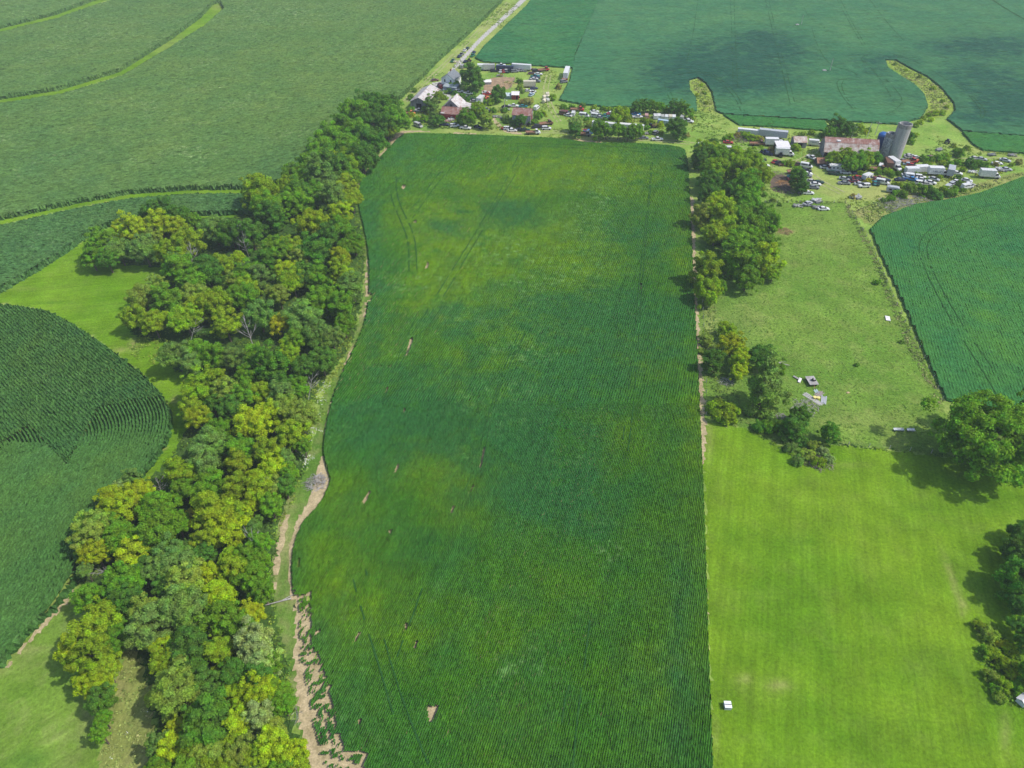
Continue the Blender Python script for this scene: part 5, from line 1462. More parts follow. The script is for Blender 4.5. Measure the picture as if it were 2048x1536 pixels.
pa, pb = G(893, 152), G(1020, 30)
ROAD_H = math.atan2(pb[1] - pa[1], pb[0] - pa[0])
vehicles('A', """850,112,se,w,R; 882,88,se,e,R; 790,180,se,b,R; 812,160,pu,a,R; 715,232,pu,G,80; 748,238,jk,c,0; 955,135,se,b,R; 940,172,pu,G,R; 860,238,se,b,70; 905,232,tr,y,70; 825,292,va,d,80; 868,295,se,w,85; 918,300,su,k,75;
 600,520,va,m,60; 570,505,su,m,70; 510,450,se,n,20; 1062,300,ts,w,0; 1125,303,ts,W,5; 1265,283,pu,w,0; 1183,348,su,k,5; 1260,350,se,w,80; 1290,352,se,r,85; 1322,345,su,W,85; 1345,350,pu,e,80; 1420,352,su,a,10; 1480,340,se,d,5; 1520,345,jk,a,0; 1620,325,jk,n,0;
 1660,345,su,k,30; 1745,335,fl,r,15; 1612,374,se,n,5; 1688,382,se,w,0; 1652,408,pu,t,20; 1665,424,se,b,15; 1610,448,se,W,40; 1668,462,su,a,-10; 1640,436,se,w,20; 1588,492,ts,c,2; 1568,572,se,w,-8; 1640,545,se,b,30; 1626,592,pu,w,58; 1612,616,se,l,58;
 1990,436,fl,r,75; 2005,430,se,r,80; 1978,470,su,a,20; 1790,622,tk,c,0; 1757,655,tk,c,20; 1795,655,tk,c,80; 1770,690,tk,c,10; 1750,700,tk,c,70; 1790,690,tk,W,40; 1670,762,va,w,65; 697,558,se,w,20; 785,580,su,w,10; 648,556,se,w,30; 710,600,pu,e,-10; 890,602,pu,w,2;
 1092,594,se,w,5; 1112,612,pu,r,10; 1072,648,pu,o,20; 1060,668,se,r,30; 1020,688,bx,w,-110; 930,668,se,e,8; 870,655,pu,a,10; 960,690,se,d,0; 915,640,se,e,5; 1070,770,se,k,-40; 1090,790,pu,a,-35; 330,797,pu,w,-10; 150,828,jk,n,0; 205,832,fl,o,-10; 322,962,va,W,-40;
 735,970,su,w,10; 860,996,pu,w,-6; 650,912,jk,p,0; 712,885,se,w,20; 690,900,jk,W,40; 620,955,se,b,0; 1000,985,se,b,-40; 1345,1005,su,w,-5; 1392,1020,se,w,5; 1310,998,jk,r,0; 1530,1020,pu,e,-4; 1480,1012,se,k,0; 1625,1048,fl,w,2; 1780,1000,su,w,2; 1775,945,fl,n,20;
 1662,985,se,k,5; 1690,980,su,k,0; 1210,862,jk,d,10; 1300,870,jk,s,30; 1515,748,se,t,10; 1320,752,se,k,20; 1405,745,pu,w,0; 1312,785,se,a,0; 1580,960,tr,k,80; 1985,828,va,n,-25; 2028,850,se,w,-30; 1100,468,jk,d,0; 1255,395,jk,W,0""")
vehicles('B', """300,292,va,w,70; 440,315,va,w,-15; 345,245,fl,r,0; 570,270,se,w,20; 590,322,va,w,-20; 640,345,se,W,-30; 612,300,jk,W,0; 700,330,pu,t,-5; 710,352,se,G,-10; 782,288,se,w,20; 752,308,se,r,10; 820,310,se,b,0; 1125,340,pu,w,0; 1105,302,se,B,0; 1235,325,va,p,80; 1190,330,jk,n,0;
 1345,330,va,w,84; 1393,328,va,w,84; 1395,348,se,w,0; 1440,338,va,W,84; 1493,340,va,w,84; 1540,338,va,c,84; 1585,342,va,w,84; 1695,345,va,W,70; 1772,375,se,w,30; 1770,395,pu,w,-20; 490,530,pu,B,-40; 430,558,fl,d,-10; 1200,606,se,a,0; 1375,625,pu,w,4; 1355,540,su,a,60; 1310,465,tr,n,0; 450,505,jk,r,0; 1250,545,jk,d,0; 1915,690,va,w,80; 205,288,va,m,-20; 240,312,se,W,-25""")
vehicles('C', """340,382,se,r,-6; 230,436,se,w,10; 355,460,va,w,0; 362,496,se,w,-5; 262,520,jk,W,0; 690,402,fl,n,0; 790,502,su,b,-30; 820,520,se,b,-20; 975,542,tr,b,60; 1018,498,bx,w,-4; 945,368,se,w,-10; 985,378,se,w,-12; 1350,570,pu,w,-62; 1548,620,se,w,-20; 742,592,se,k,10; 778,662,se,w,0; 900,612,se,r,50; 945,625,se,k,40; 1005,650,jk,n,0;
 1180,650,pu,n,-10; 1285,662,va,w,-20; 1145,738,fl,r,10; 1130,800,pu,t,-8; 1120,822,se,r,0; 1280,720,se,k,-10; 1292,760,se,w,-8; 1285,785,se,a,-10; 1345,852,se,W,-25; 1392,886,se,w,-15; 1430,862,se,e,0; 1370,925,se,a,-10; 1245,985,se,a,-5; 1305,990,se,w,-6; 1410,1072,jk,w,0; 1430,1085,jk,d,50; 1510,682,se,w,0; 1552,678,pu,w,-5;
 1668,696,rv,w,178; 1608,757,su,e,-18; 1755,745,se,w,-12; 1745,822,se,s,-30; 1812,822,se,b,-25; 1748,872,se,a,-10; 1722,868,jk,W,0; 1900,805,se,r,15; 1860,850,se,m,5; 1900,830,se,k,10; 1305,1132,jk,a,0; 1300,1115,se,s,30; 1425,1162,jk,d,0; 1490,1182,se,w,0; 1185,1142,jk,W,0; 1870,1037,jk,w,0; 1920,1035,jk,W,60""")
vehicles('D', """170,888,su,w,182; 118,862,se,s,-10; 205,778,cm,w,30; 232,795,se,w,-20; 300,800,se,m,20; 345,800,pu,n,-10; 292,850,se,t,80; 330,855,se,e,70; 385,838,va,w,-25; 405,850,se,W,-20; 420,820,se,b,10; 50,718,se,b,80; 100,682,su,e,0; 365,652,va,w,60; 330,690,fl,n,0; 455,622,ts,n,80; 528,628,bx,w,-80; 622,585,se,a,40; 690,632,se,l,-25; 700,602,fl,r,15;
 762,600,tr,o,20; 735,645,se,r,-20; 780,552,se,w,0; 700,528,se,W,0; 700,545,se,d,0; 1038,715,bx,w,-5; 1190,708,bx,s,60; 1258,735,se,w,-30; 850,680,cn,w,2; 730,700,cn,w,2; 672,758,se,w,-10; 728,772,va,w,-15; 690,790,se,l,-12; 730,810,pu,B,-25; 830,785,su,w,-12; 850,812,se,w,-15; 835,855,su,w,-14; 900,862,se,W,-10; 950,845,se,w,-30; 990,805,se,s,-38; 590,812,se,b,5; 505,930,cm,s,-20;
 1160,895,va,s,38; 1210,862,su,s,38; 1248,832,se,w,38; 1375,820,se,w,-25; 1392,862,se,w,40; 1385,890,va,w,20; 1425,878,se,W,30; 1648,745,bx,w,-8; 1452,718,jk,w,0; 1470,560,se,W,10; 1550,570,se,s,-20; 1830,585,se,s,-35; 1735,622,se,w,0; 1770,678,jk,w,0; 1842,690,se,s,-12; 1800,700,jk,d,0; 1150,372,tr,s,50; 1062,455,jk,d,40; 1920,520,jk,d,0; 1680,515,jk,a,10; 960,550,se,n,0""")


def two_ends(kind, frame, X0, Y0, X1, Y1, z, cl, lab, L):
    a, b_ = np.array(G(*px(frame, X0, Y0), z)), np.array(G(*px(frame, X1, Y1), z))
    h = math.atan2(*(b_ - a)[::-1])
    s = min(max(np.hypot(*(b_ - a)) / L, .75), 1.3)
    return vehicle(kind, *((a + b_) / 2), h, cl, s=s, lab=lab)


two_ends('tl', 'A', 1388, 285, 1604, 300, 2.5, 'w', "long white semi trailer with dark marks at the far bean edge", 12.6)
o = two_ends('tl', 'A', 1240, 305, 1372, 312, 2.2, 'b', "dark navy trailer beside the long white semi trailer", 12.6)
two_ends('tl', 'A', 1995, 405, 2022, 325, 2.6, 'w', "white semi trailer parked lengthwise behind a red truck", 12.6)
two_ends('tl', 'C', 470, 228, 708, 252, 2.6, 'w', "white trailer at the short end of the corrugated pair", 12.6)
two_ends('tl', 'C', 714, 255, 1056, 292, 2.6, 's', "longer corrugated trailer behind the truck shelter", 12.6)
two_ends('tl', 'B', 540, 425, 850, 455, 2.5, 'w', "white trailer half hidden by the yard hedge trees, west end", 12.6)
two_ends('tl', 'B', 890, 450, 1200, 480, 2.5, 'w', "white trailer half hidden by the yard hedge trees, east end", 12.6)
two_ends('ts', 'B', 1392, 385, 1505, 402, 2.0, 'l', "pale blue trailer below the row of white vans", 6.4)
b1 = two_ends('bx', 'C', 1308, 370, 1480, 385, 2.0, 'w', "white box truck with faded lettering by the long barn", 8.0)
two_ends('bx', 'C', 780, 375, 1000, 382, 2.0, 'w', "white box truck backed behind the open truck shelter", 8.0)
SCR = {}


def lettering(truck, strokes, x0, h, z0, side):
    """Worn, unreadable dark strokes on the side of a cargo box, a few millimetres proud of it."""
    mb = MB()
    x = x0
    for ch in strokes:
        w = h * .55
        y0, y1 = side * 1.248, side * 1.262
        ya, yb = min(y0, y1), max(y0, y1)
        if ch in 'ldb':
            mb.box(x, x + h * .16, ya, yb, z0, z0 + h)
        if ch in 'noadb':
            mb.box(x, x + w, ya, yb, z0 + h * .5, z0 + h * .64).box(x + w - h * .14, x + w, ya, yb, z0, z0 + h * .5)
        if ch in 'oaub':
            mb.box(x, x + w, ya, yb, z0, z0 + h * .13).box(x, x + h * .14, ya, yb, z0 + h * .14, z0 + h * .5)
        x += w + h * .2 if ch != ' ' else h * .4
    mb.build("lettering", M_INK, truck, (-1.0, 0, 0))


lettering(b1, "laob oal", -1.7, .62, 2.3, -1)
trucks = [o for o in bpy.data.objects if o.name.startswith("box_truck") and o.parent is None]
tx, ty = G(*px('D', 1038, 715), 2.0)
t2 = min(trucks, key=lambda o: (o.location.x - tx) ** 2 + (o.location.y - ty) ** 2)
lettering(t2, "ldbuall", -1.4, .8, 1.75, -1)

# ------------------------------------------------------------------ buildings
M_ZINC = rust_mat("zinc_roof_with_rust", (.62, .60, .58, 1), (.30, .13, .085, 1), .52, .72)
M_RUSTY = rust_mat("rusty_roof", (.52, .46, .43, 1), (.25, .11, .08, 1), .24, .46)
M_PALE = rust_mat("pale_streaked_roof", (.60, .55, .50, 1), (.33, .18, .13, 1), .42, .68)
M_WHITEROOF = plain("white_metal_roof", (.78, .75, .74, 1), .5, .3, .08)
M_GREYWOOD = wood_mat("weathered_grey_boards", (.25, .25, .26, 1))
M_DARKWOOD = wood_mat("dark_old_boards", (.10, .095, .09, 1))
M_REDWOOD = wood_mat("red_boards", (.36, .055, .05, 1))
M_SIDING = wood_mat("white_siding", (.78, .79, .80, 1), .06)
M_SHINGLE = plain("grey_roof_shingles", (.19, .21, .23, 1), .9, .1, .2, 2.5)
M_CONC = Mat("concrete_staves", .9, .1)
_o = M_CONC.obj()
M_CONC = M_CONC.done(M_CONC.value(M_CONC.mix(M_CONC.noise(.7, 4, _o, stretch=(1.2, 1.2, .12)), (.50, .485, .45, 1), (.36, .355, .35, 1)), M_CONC.noise(2.5, 4, _o), .82, 1.12))
M_BLOCK = Mat("speckled_block", .9, .1)
_o = M_BLOCK.obj()
M_BLOCK = M_BLOCK.done(M_BLOCK.mix(M_BLOCK.noise(1.6, 2, _o, rough=.8, lo=.46, hi=.54), (.22, .23, .25, 1), (.58, .58, .58, 1)))
M_DARK = Mat("dark_opening", .95, .05).done((.012, .012, .013, 1))


def roof_slab(mb, a, b, c, d, th=.09, ribs=0):
    """Sloping sheet a-b (eave) c-d (ridge, c above b), with standing ribs running up the slope."""
    a, b, c, d = map(Vector, (a, b, c, d))
    n = (b - a).cross(d - a).normalized()
    if n.z < 0:
        n = -n
    mb.add([a, b, c, d, a + n * th, b + n * th, c + n * th, d + n * th], [(3, 2, 1, 0), (4, 5, 6, 7), (0, 1, 5, 4), (1, 2, 6, 5), (2, 3, 7, 6), (3, 0, 4, 7)])
    for k in range(ribs):
        t = (k + .5) / ribs
        p, q = a.lerp(b, t) + n * (th - .01), d.lerp(c, t) + n * (th - .01)
        e = (b - a).normalized() * .05
        mb.add([p - e, p + e, q + e, q - e, p - e + n * .06, p + e + n * .06, q + e + n * .06, q - e + n * .06], [(4, 5, 6, 7), (0, 1, 5, 4), (1, 2, 6, 5), (2, 3, 7, 6), (3, 0, 4, 7)])


def barn(name, label, cat, c, head, L, W, eave, ridge, m_wall, m_roof, over=.35, m_gable=None, gambrel=None, m_upper=None, openings=(), ribs=True, windows=()):
    """Gabled building centred at c, ridge along local x."""
    r = empty(name, (c[0], c[1], 0), head)
    tag(r, label, cat)
    h, w = L / 2, W / 2
    mb = MB().box(-h, h, -w, -w + .15, 0, eave).box(-h, h, w - .15, w, 0, eave)
    mb.build("wall", m_wall, r)
    prof = [(-w, eave), (w, eave)] if not gambrel else None
    for sx in (-1, 1):
        pts = [(-w + .16, 0), (w - .16, 0), (w - .16, eave)] + ([(w * gambrel[0], gambrel[1]), (0, ridge), (-w * gambrel[0], gambrel[1])] if gambrel else [(0, ridge)]) + [(-w + .16, eave)]
        g = MB()
        n = len(pts)
        x0, x1 = sx * (h - .02), sx * (h - .17)
        g.add([(x0, y, z - .02 * (z > 0)) for y, z in pts] + [(x1, y, z - .02 * (z > 0)) for y, z in pts], [tuple(range(n)), tuple(range(2 * n - 1, n - 1, -1))] + [(i, (i + 1) % n, n + (i + 1) % n, n + i) for i in range(n)])
        g.build("gable_wall", m_gable or m_wall, r)
    nr = int(L / .9) if ribs else 0
    for sy in (-1, 1):
        if gambrel:
            yk, zk = w * gambrel[0], gambrel[1]
            low = MB()
            sl = (eave - zk) / (w - yk)
            roof_slab(low, (-h - over, sy * (w + over), eave + sl * over), (h + over, sy * (w + over), eave + sl * over), (h + over, sy * yk, zk), (-h - over, sy * yk, zk), ribs=nr)
            low.build("lower_roof", m_roof, r)
            up = MB()
            roof_slab(up, (-h - over, sy * (yk + .08), zk + .03), (h + over, sy * (yk + .08), zk + .03), (h + over, 0, ridge + .05), (-h - over, 0, ridge + .05), ribs=nr)
            up.build("upper_roof", m_upper or m_roof, r)
        else:
            sl = (eave - ridge) / w
            rf = MB()
            roof_slab(rf, (-h - over, sy * (w + over), eave + sl * over), (h + over, sy * (w + over), eave + sl * over), (h + over, 0, ridge), (-h - over, 0, ridge), ribs=nr)
            rf.build("roof", m_roof, r)
    MB().box(-h - over, h + over, -.14, .14, ridge + .02, ridge + .16).build("ridge_cap", m_upper or m_roof, r)
    for nm, x0, x1, y0, y1, z0, z1, mt in openings:
        MB().box(x0, x1, y0, y1, z0, z1).build(nm, mt, r)
    for x, y, z, ax in windows:
        fr = (MB().box(x - .5, x + .5, y - .04, y + .04, z - .75, z + .75) if ax == 'x' else MB().box(x - .04, x + .04, y - .5, y + .5, z - .75, z + .75)).build("window", M_SIDING, r)
        (MB().box(x - .4, x + .4, y - .06, y + .06, z - .65, z + .65) if ax == 'x' else MB().box(x - .06, x + .06, y - .4, y + .4, z - .65, z + .65)).build("pane", M_GLASS, fr)
    return r


def mid_head(a, b):
    a, b = np.array(a), np.array(b)
    return tuple((a + b) / 2), math.atan2(*(b - a)[::-1]), float(np.hypot(*(b - a)))


# long pale shed by the road
c, h, L = mid_head(G(*px('A', 322, 655), 5.6), G(*px('A', 462, 507), 5.6))
barn("long_shed", "long grey shed with pale rust streaked roof beside the road", "shed", c, h, L, 8.4, 3.6, 5.6, M_GREYWOOD, M_ZINC, m_gable=M_GREYWOOD, openings=[("door", -L / 2 - .06, -L / 2 + .04, -1.3, 1.3, .05, 2.8, M_DARK), ("side_door", -2, 1, -4.26, -4.16, .05, 2.6, M_DARK)])
# barn with the swooping roof
c, h, L = mid_head(G(*px('A', 700, 678), 7.2), G(*px('A', 757, 620), 7.2))
rb = barn("swoop_barn", "grey barn whose pale roof swoops down to a lean-to", "barn", c, h, max(L, 9), 8.6, 3.8, 7.2, M_GREYWOOD, M_ZINC, openings=[("door", -max(L, 9) / 2 - .06, -max(L, 9) / 2 + .04, -1.2, 1.2, .05, 3.0, M_DARK), ("hay_door", -max(L, 9) / 2 - .06, -max(L, 9) / 2 + .04, -.6, .6, 4.0, 5.2, M_DARK)])
mb = MB()
hl = max(L, 9) / 2 + .3
roof_slab(mb, (-hl, -11.0, 2.6), (hl, -11.0, 2.6), (hl, -4.5, 3.62), (-hl, -4.5, 3.62), ribs=9)
mb.build("lean_to_roof", M_ZINC, rb)
MB().box(-hl + .3, hl - .3, -10.9, -10.75, 0, 2.6).box(-hl + .3, -hl + .45, -10.7, -4.4, 0, 2.62).build("lean_to_wall", M_GREYWOOD, rb)
# red shed in front of it
c, h, L = mid_head(G(*px('A', 600, 757), 4.6), G(*px('A', 890, 775), 4.6))
barn("red_shed", "red board shed under a long rusty roof", "shed", c, h, L, 7.0, 2.7, 4.6, M_REDWOOD, M_RUSTY, openings=[("door", L * .12, L * .2, -3.58, -3.48, .05, 2.2, M_DARK), ("roof_patch", -L / 2 - .3, -L / 2 + 1.5, -3.75, -2.9, 2.72, 2.98, M_WHITEROOF)])
# weathered grey barn
c, h, L = mid_head(G(*px('A', 1415, 770), 6.4), G(*px('A', 1605, 782), 6.4))
barn("weathered_barn", "weathered grey barn with a patched maroon rust roof", "barn", c, h, L + .6, 7.6, 4.6, 6.4, M_GREYWOOD, M_RUSTY, openings=[("blue_sheet", -L / 2 + .4, -L / 2 + 3.2, -3.86, -3.8, .4, 3.9, plain("blue_grey_sheet", (.24, .34, .40, 1))), ("pale_sheet", L / 2 - 3.6, L / 2 - .3, -3.86, -3.8, .2, 4.3, plain("silver_sheet", (.42, .43, .46, 1))),
     ("door", -.6, 1.6, -3.86, -3.8, .05, 2.8, M_DARK), ("red_side_sheet", L / 2 + .29, L / 2 + .36, -2.6, 2.2, .2, 3.8, wood_mat("faded_red_boards", (.20, .075, .07, 1)))])
# small red cabin with glass lean-to
c, h, L = mid_head(G(*px('A', 1388, 588), 3.2), G(*px('A', 1468, 590), 3.2))
rc = barn("red_cabin", "small red cabin with white roof and a glazed lean-to", "cabin", c, h, L, 4.4, 2.4, 3.3, M_REDWOOD, M_WHITEROOF, .25, openings=[("door", .4, 1.3, -2.26, -2.16, .05, 1.9, M_DARK), ("window_opening", 1.8, 2.4, -2.26, -2.16, .9, 1.7, M_DARK)])
MB().box(-L / 2 - 3.4, -L / 2 - .02, -1.7, 1.5, 0, 1.5).build("lean_to", plain("dull_glazing", (.20, .28, .30, 1), .3, .5), rc)
mb = MB()
roof_slab(mb, (-L / 2 - 3.5, -1.85, 1.55), (-L / 2 - .28, -1.85, 1.55), (-L / 2 - .28, 1.6, 2.1), (-L / 2 - 3.5, 1.6, 2.1), ribs=4)
mb.build("lean_to_roof", plain("pale_plastic_roof", (.50, .58, .60, 1), .4), rc)
# house
c, h, L = mid_head(G(898, 146.5, 7.4), G(905, 140, 7.4))
L = max(L, 8.0)
rh = barn("farmhouse", "white two storey farmhouse with a grey gable roof by the road", "house", c, h - .12, L, 7.4, 5.0, 7.4, M_SIDING, M_SHINGLE, .35, ribs=False,
          windows=[(-L / 2, -1.7, 3.9, 'y'), (-L / 2, 1.7, 3.9, 'y'), (-L / 2, 1.9, 1.3, 'y'), (-2.2, -3.7, 3.7, 'x'), (1.6, -3.7, 3.7, 'x'), (-2.2, -3.7, 1.3, 'x'), (1.6, -3.7, 1.3, 'x')])
mb = MB()
roof_slab(mb, (-L / 2 - 4.2, -6.6, 2.3), (-L / 2 - 4.2, 1.0, 2.3), (-L / 2 - .06, 1.0, 3.1), (-L / 2 - .06, -6.6, 3.1), .1)
mb.build("porch_roof", plain("grey_porch_roof", (.32, .37, .38, 1), .8, .1, .15), rh)
MB().box(-L / 2 - 4.0, -L / 2 - 3.85, -6.4, .8, 0, 2.3).box(-L / 2 - 3.8, -L / 2 - .05, -6.4, -6.25, 0, 2.5).box(-L / 2 - 3.8, -L / 2 - .05, .65, .8, 0, 2.5).build("porch_wall", plain("blue_grey_siding", (.30, .34, .42, 1)), rh)
MB().box(1.4, 2.0, .5, 1.1, 6.3, 8.2).build("chimney", wood_mat("chimney_brick", (.30, .14, .10, 1)), rh)
# long rusty gambrel barn
c, h, L = mid_head(G(1651, 274, 7.2), G(1757, 280, 7.2))
barn("long_barn", "long grey barn with two tone rusty gambrel roof beside the silos", "barn", c, h, L, 9.0, 3.0, 7.2, M_GREYWOOD, M_PALE, .3, M_GREYWOOD, (.55, 5.9), M_RUSTY,
     openings=[("open_bay", -L / 2 + .2, -L / 2 + 4.8, -4.58, -4.48, .05, 2.7, M_DARK), ("skylight_sheet", -L / 2 + 4.6, -L / 2 + 6.0, -2.2, -1.0, 6.3, 6.78, M_WHITEROOF)])
# open truck shelter
c, h, L = mid_head(G(*px('C', 912, 408), 4.0), G(*px('C', 1078, 410), 4.0))
rs = empty("truck_shelter", (c[0], c[1], 0), h)
tag(rs, "open truck shelter with a white sheet roof on dark posts", "shelter")
mb = MB()
roof_slab(mb, (-L / 2, -2.6, 3.6), (L / 2, -2.6, 3.6), (L / 2, 2.6, 4.3), (-L / 2, 2.6, 4.3), ribs=9)
mb.build("roof", M_WHITEROOF, rs)
for X in (-L / 2 + .3, 0, L / 2 - .3):
    for Y in (-2.4, 2.4):
        MB().box(X - .1, X + .1, Y - .1, Y + .1, 0, 3.6).build("post", M_DARKWOOD, rs)
MB().box(-L / 2 + .4, L / 2 - .4, 2.42, 2.52, 0, 3.8).build("back_wall", M_DARKWOOD, rs)
c, h, L = mid_head(G(*px('C', 1132, 318), 4.0), G(*px('C', 1282, 322), 4.0))
barn("tin_roof_shed", "small grey board shed with pale rust spotted roof", "shed", c, h, L, 5.6, 2.6, 4.0, M_GREYWOOD, M_PALE, .25, openings=[("door", -.9, .9, -2.86, -2.76, .05, 2.2, M_DARK)])
c, h, L = mid_head(G(*px('C', 1410, 580), 2.6), G(*px('C', 1515, 582), 2.6))
barn("rust_hut", "low hut with an orange brown rusted roof", "hut", c, h, L, 4.6, 1.5, 2.7, M_DARKWOOD, wood_mat("orange_brown_rust", (.36, .19, .12, 1), .25), .2, ribs=True)
c, h, L = mid_head(G(*px('C', 1592, 585), 2.8), G(*px('C', 1712, 592), 2.8))
barn("tin_hut", "low hut with a pale blue corrugated tin roof", "hut", c, h, L, 4.2, 1.8, 2.9, M_GREYWOOD, plain("pale_blue_tin", (.46, .54, .60, 1), .45, .4, .12), .2)
x, y = G(*px('A', 1290, 545))
c, h, L = mid_head(G(*px('A', 1085, 468), 1.4), G(*px('A', 1125, 466), 1.4))
barn("pale_hutch", "tiny pale hutch at the edge of the brown dirt lot", "hutch", c, h, max(L, 4), 3.0, 1.3, 2.0, M_GREYWOOD, M_WHITEROOF, .15)


def silo(label, base, r, h, mat, hoops, name="silo"):
    x, y = base
    root = empty(name, (x, y, 0))
    tag(root, label, "silo", "old silos by the long barn")
    n = 40
    mb = MB()
    ro, ri = r, r - .18
    for q0, q1, z0, z1, flip in ((ro, ro, 0, h, 0), (ro, ri, h, h, 0), (ri, ri, h, h - 6, 0)):
        mb.rings([[(q * math.cos(6.28319 * k / n), q * math.sin(6.28319 * k / n), z) for k in range(n)] for q, z in ((q0, z0), (q1, z1))], cap=False)
    mb.add([(ri * math.cos(6.28319 * k / n), ri * math.sin(6.28319 * k / n), h - 6) for k in range(n)], [tuple(range(n))])
    mb.build("shell", mat, root)
    hp = MB()
    for k in range(hoops):
        z = .4 + (h - .8) * k / max(hoops - 1, 1)
        hp.rings([[(q * math.cos(6.28319 * j / n), q * math.sin(6.28319 * j / n), zz) for j in range(n)] for q, zz in ((r - .01, z - .03), (r + .025, z - .03), (r + .025, z + .03), (r - .01, z + .03))], cap=False)
    o = hp.build("hoop", plain("rusted_hoop_steel", (.30, .28, .26, 1)), root)
    o['kind'] = 'stuff'
    MB().rings([[(q * math.cos(6.28319 * j / n), q * math.sin(6.28319 * j / n), zz) for j in range(n)] for q, zz in ((r + .005, h - 1.7), (r + .07, h - 1.65), (r + .07, h - .05), (r + .005, h))], cap=False).build("rim_band", plain("dark_stained_concrete", (.26, .245, .225, 1)), root)
    ch = MB().box(-.45, .45, -.32, .3, 0, h - .3)
    ch.build("chute", mat, root, (-r * .72, r * .72, 0), 2.35)
    return root


bx_, by_ = G(1788, 316)
hs = height_for(bx_, by_, 247)
silo("tall pale concrete silo, open topped, beside the smaller silo", (bx_, by_), 2.5, hs, M_CONC, 26)
bx_, by_ = G(1770, 311)
silo("shorter speckled block silo between barn and tall silo", (bx_, by_), 2.0, height_for(bx_, by_, 266), M_BLOCK, 18)
bx_, by_ = G(1757, 300)
root = empty("steel_silo", (bx_, by_, 0))
tag(root, "small dark blue steel silo at the end of the long barn", "silo", "old silos by the long barn")
n = 20
M_NAVY = plain("navy_steel", (.012, .045, .17, 1), .45, .4, .1)
MB().cyl((0, 0), 2.0, 0, 6.4, 20).build("shell", M_NAVY, root)
MB().rings([[(q * math.cos(6.28319 * k / n), q * math.sin(6.28319 * k / n), z) for k in range(n)] for q, z in ((2.05, 6.38), (1.85, 7.1), (1.2, 7.6), (.3, 7.8))]).build("dome", plain("blue_steel", (.02, .11, .36, 1), .4, .4, .1), root)

# ------------------------------------------------------------------ poles and fences
M_PLANK = wood_mat("grey_deck_planks", (.42, .40, .39, 1), .2)
M_POLE = wood_mat("grey_pole_wood", (.44, .42, .39, 1), .2)


def pole(u, v, v_top, label, arm=True, lamp=False, extra=0):
    x, y = G(u, v)
    h = max(6.0, height_for(x, y, v_top))
    root = empty("utility_pole", (x, y, 0), random.uniform(-.3, .3))
    tag(root, label, "pole", "wooden poles")
    MB().tube([(0, 0, 0), (0, 0, h)], [.17, .11], 8).build("shaft", M_POLE, root)
    if arm:
        MB().box(-1.2, 1.2, -.07, .07, h - .7, h - .52).build("crossarm", M_POLE, root)
    if lamp:
        MB().tube([(0, 0, h - 1.4), (.9, 0, h - .9)], .05, 6).build("bracket", M_CHASSIS, root)
        MB().hull([(.7, .16, h - 1.05, h - .85, .1), (1.35, .18, h - 1.05, h - .85, .1)]).build("lamp_head", plain("lamp_head_white", (.7, .7, .7, 1)), root)
    return root


pole(1734, 275, 246, "bare pole behind the long barn's right half", False)
pole(1750, 270, 244, "pole with crossarm behind the blue steel silo")
pole(1702, 277, 261, "short pole with a lamp behind the long barn", False, True)
pole(1659, 144, 117, "lone pale pole standing in the far beans above the long barn", False)
pole(1602, 51, 31, "most distant pole, beside a pale box in the far beans", False)
pole(1009, 222, 197, "pole with lamp between red cabin and grey barn", False, True)
for u, v, lb in ((1594, 52, "pale weathered box at the foot of the most distant pole"), (1648, 144, "flat pale box beside the lone pole in the far beans")):
    x, y = G(u, v)
    root = empty("field_box", (x, y, 0), .2)
    tag(root, lb, "box", "boxes at the poles in the far beans")
    MB().box(-.9, .9, -.7, .7, 0, 1.0).build("body", plain("pale_box_paint", (.66, .60, .55, 1)), root)
    MB().box(-1.0, 1.0, -.8, .8, 1.0, 1.08).build("lid", M_PLANK, root)
    brush("trampled_weeds", u + 6, v + 1, 3.0, .9, 60, "dark weeds round the pole by the " + ("most distant" if v < 100 else "flat pale") + " box", "weeds", weed_mat("dark_field_weeds", ((.02, .06, .02, 1), (.03, .08, .02, 1), (.05, .10, .02, 1))), 1.4, int(u))


def fence(label, pts, step=4.2, hgt=1.2):
    path = resample(P(pts), step)
    root = empty("fence", (path[0][0], path[0][1], 0))
    tag(root, label, "fence", "wire fences of the pasture")
    pm = MB().tube([(0, 0, 0), (0, 0, hgt)], [.09, .075], 6).mesh("post", M_POLE)
    for p in path:
        link("post", pm, root, (p[0] - path[0][0], p[1] - path[0][1], 0))
    w = MB()
    for z in (.45, .8, 1.1):
        for i in range(len(path) - 1):
            a, b_ = path[i] - path[0], path[i + 1] - path[0]
            w.tube([(a[0], a[1], z), (b_[0], b_[1], z)], .012, 3)
    w.build("wire", M_CHASSIS, root)


fence("long wire fence between pasture and right bean field", [(1690, 406), (1738, 482), (1788, 602), (1848, 718), (1884, 800)])
fence("wire fence between pasture and mown lawn", [(1655, 887), (1740, 895), (1830, 902), (1880, 909), (1950, 924)])
fence("wire fence at the farm end of the pasture", [(1530, 405), (1600, 406), (1690, 406)])
fence("wire fence beside the dry soil strip and the beans", [(1405, 605), (1408, 680), (1412, 760), (1412, 830)])
fence("fence round the vegetable plot and ash heaps", [(1518, 340), (1580, 330), (1592, 380)], 3.2)

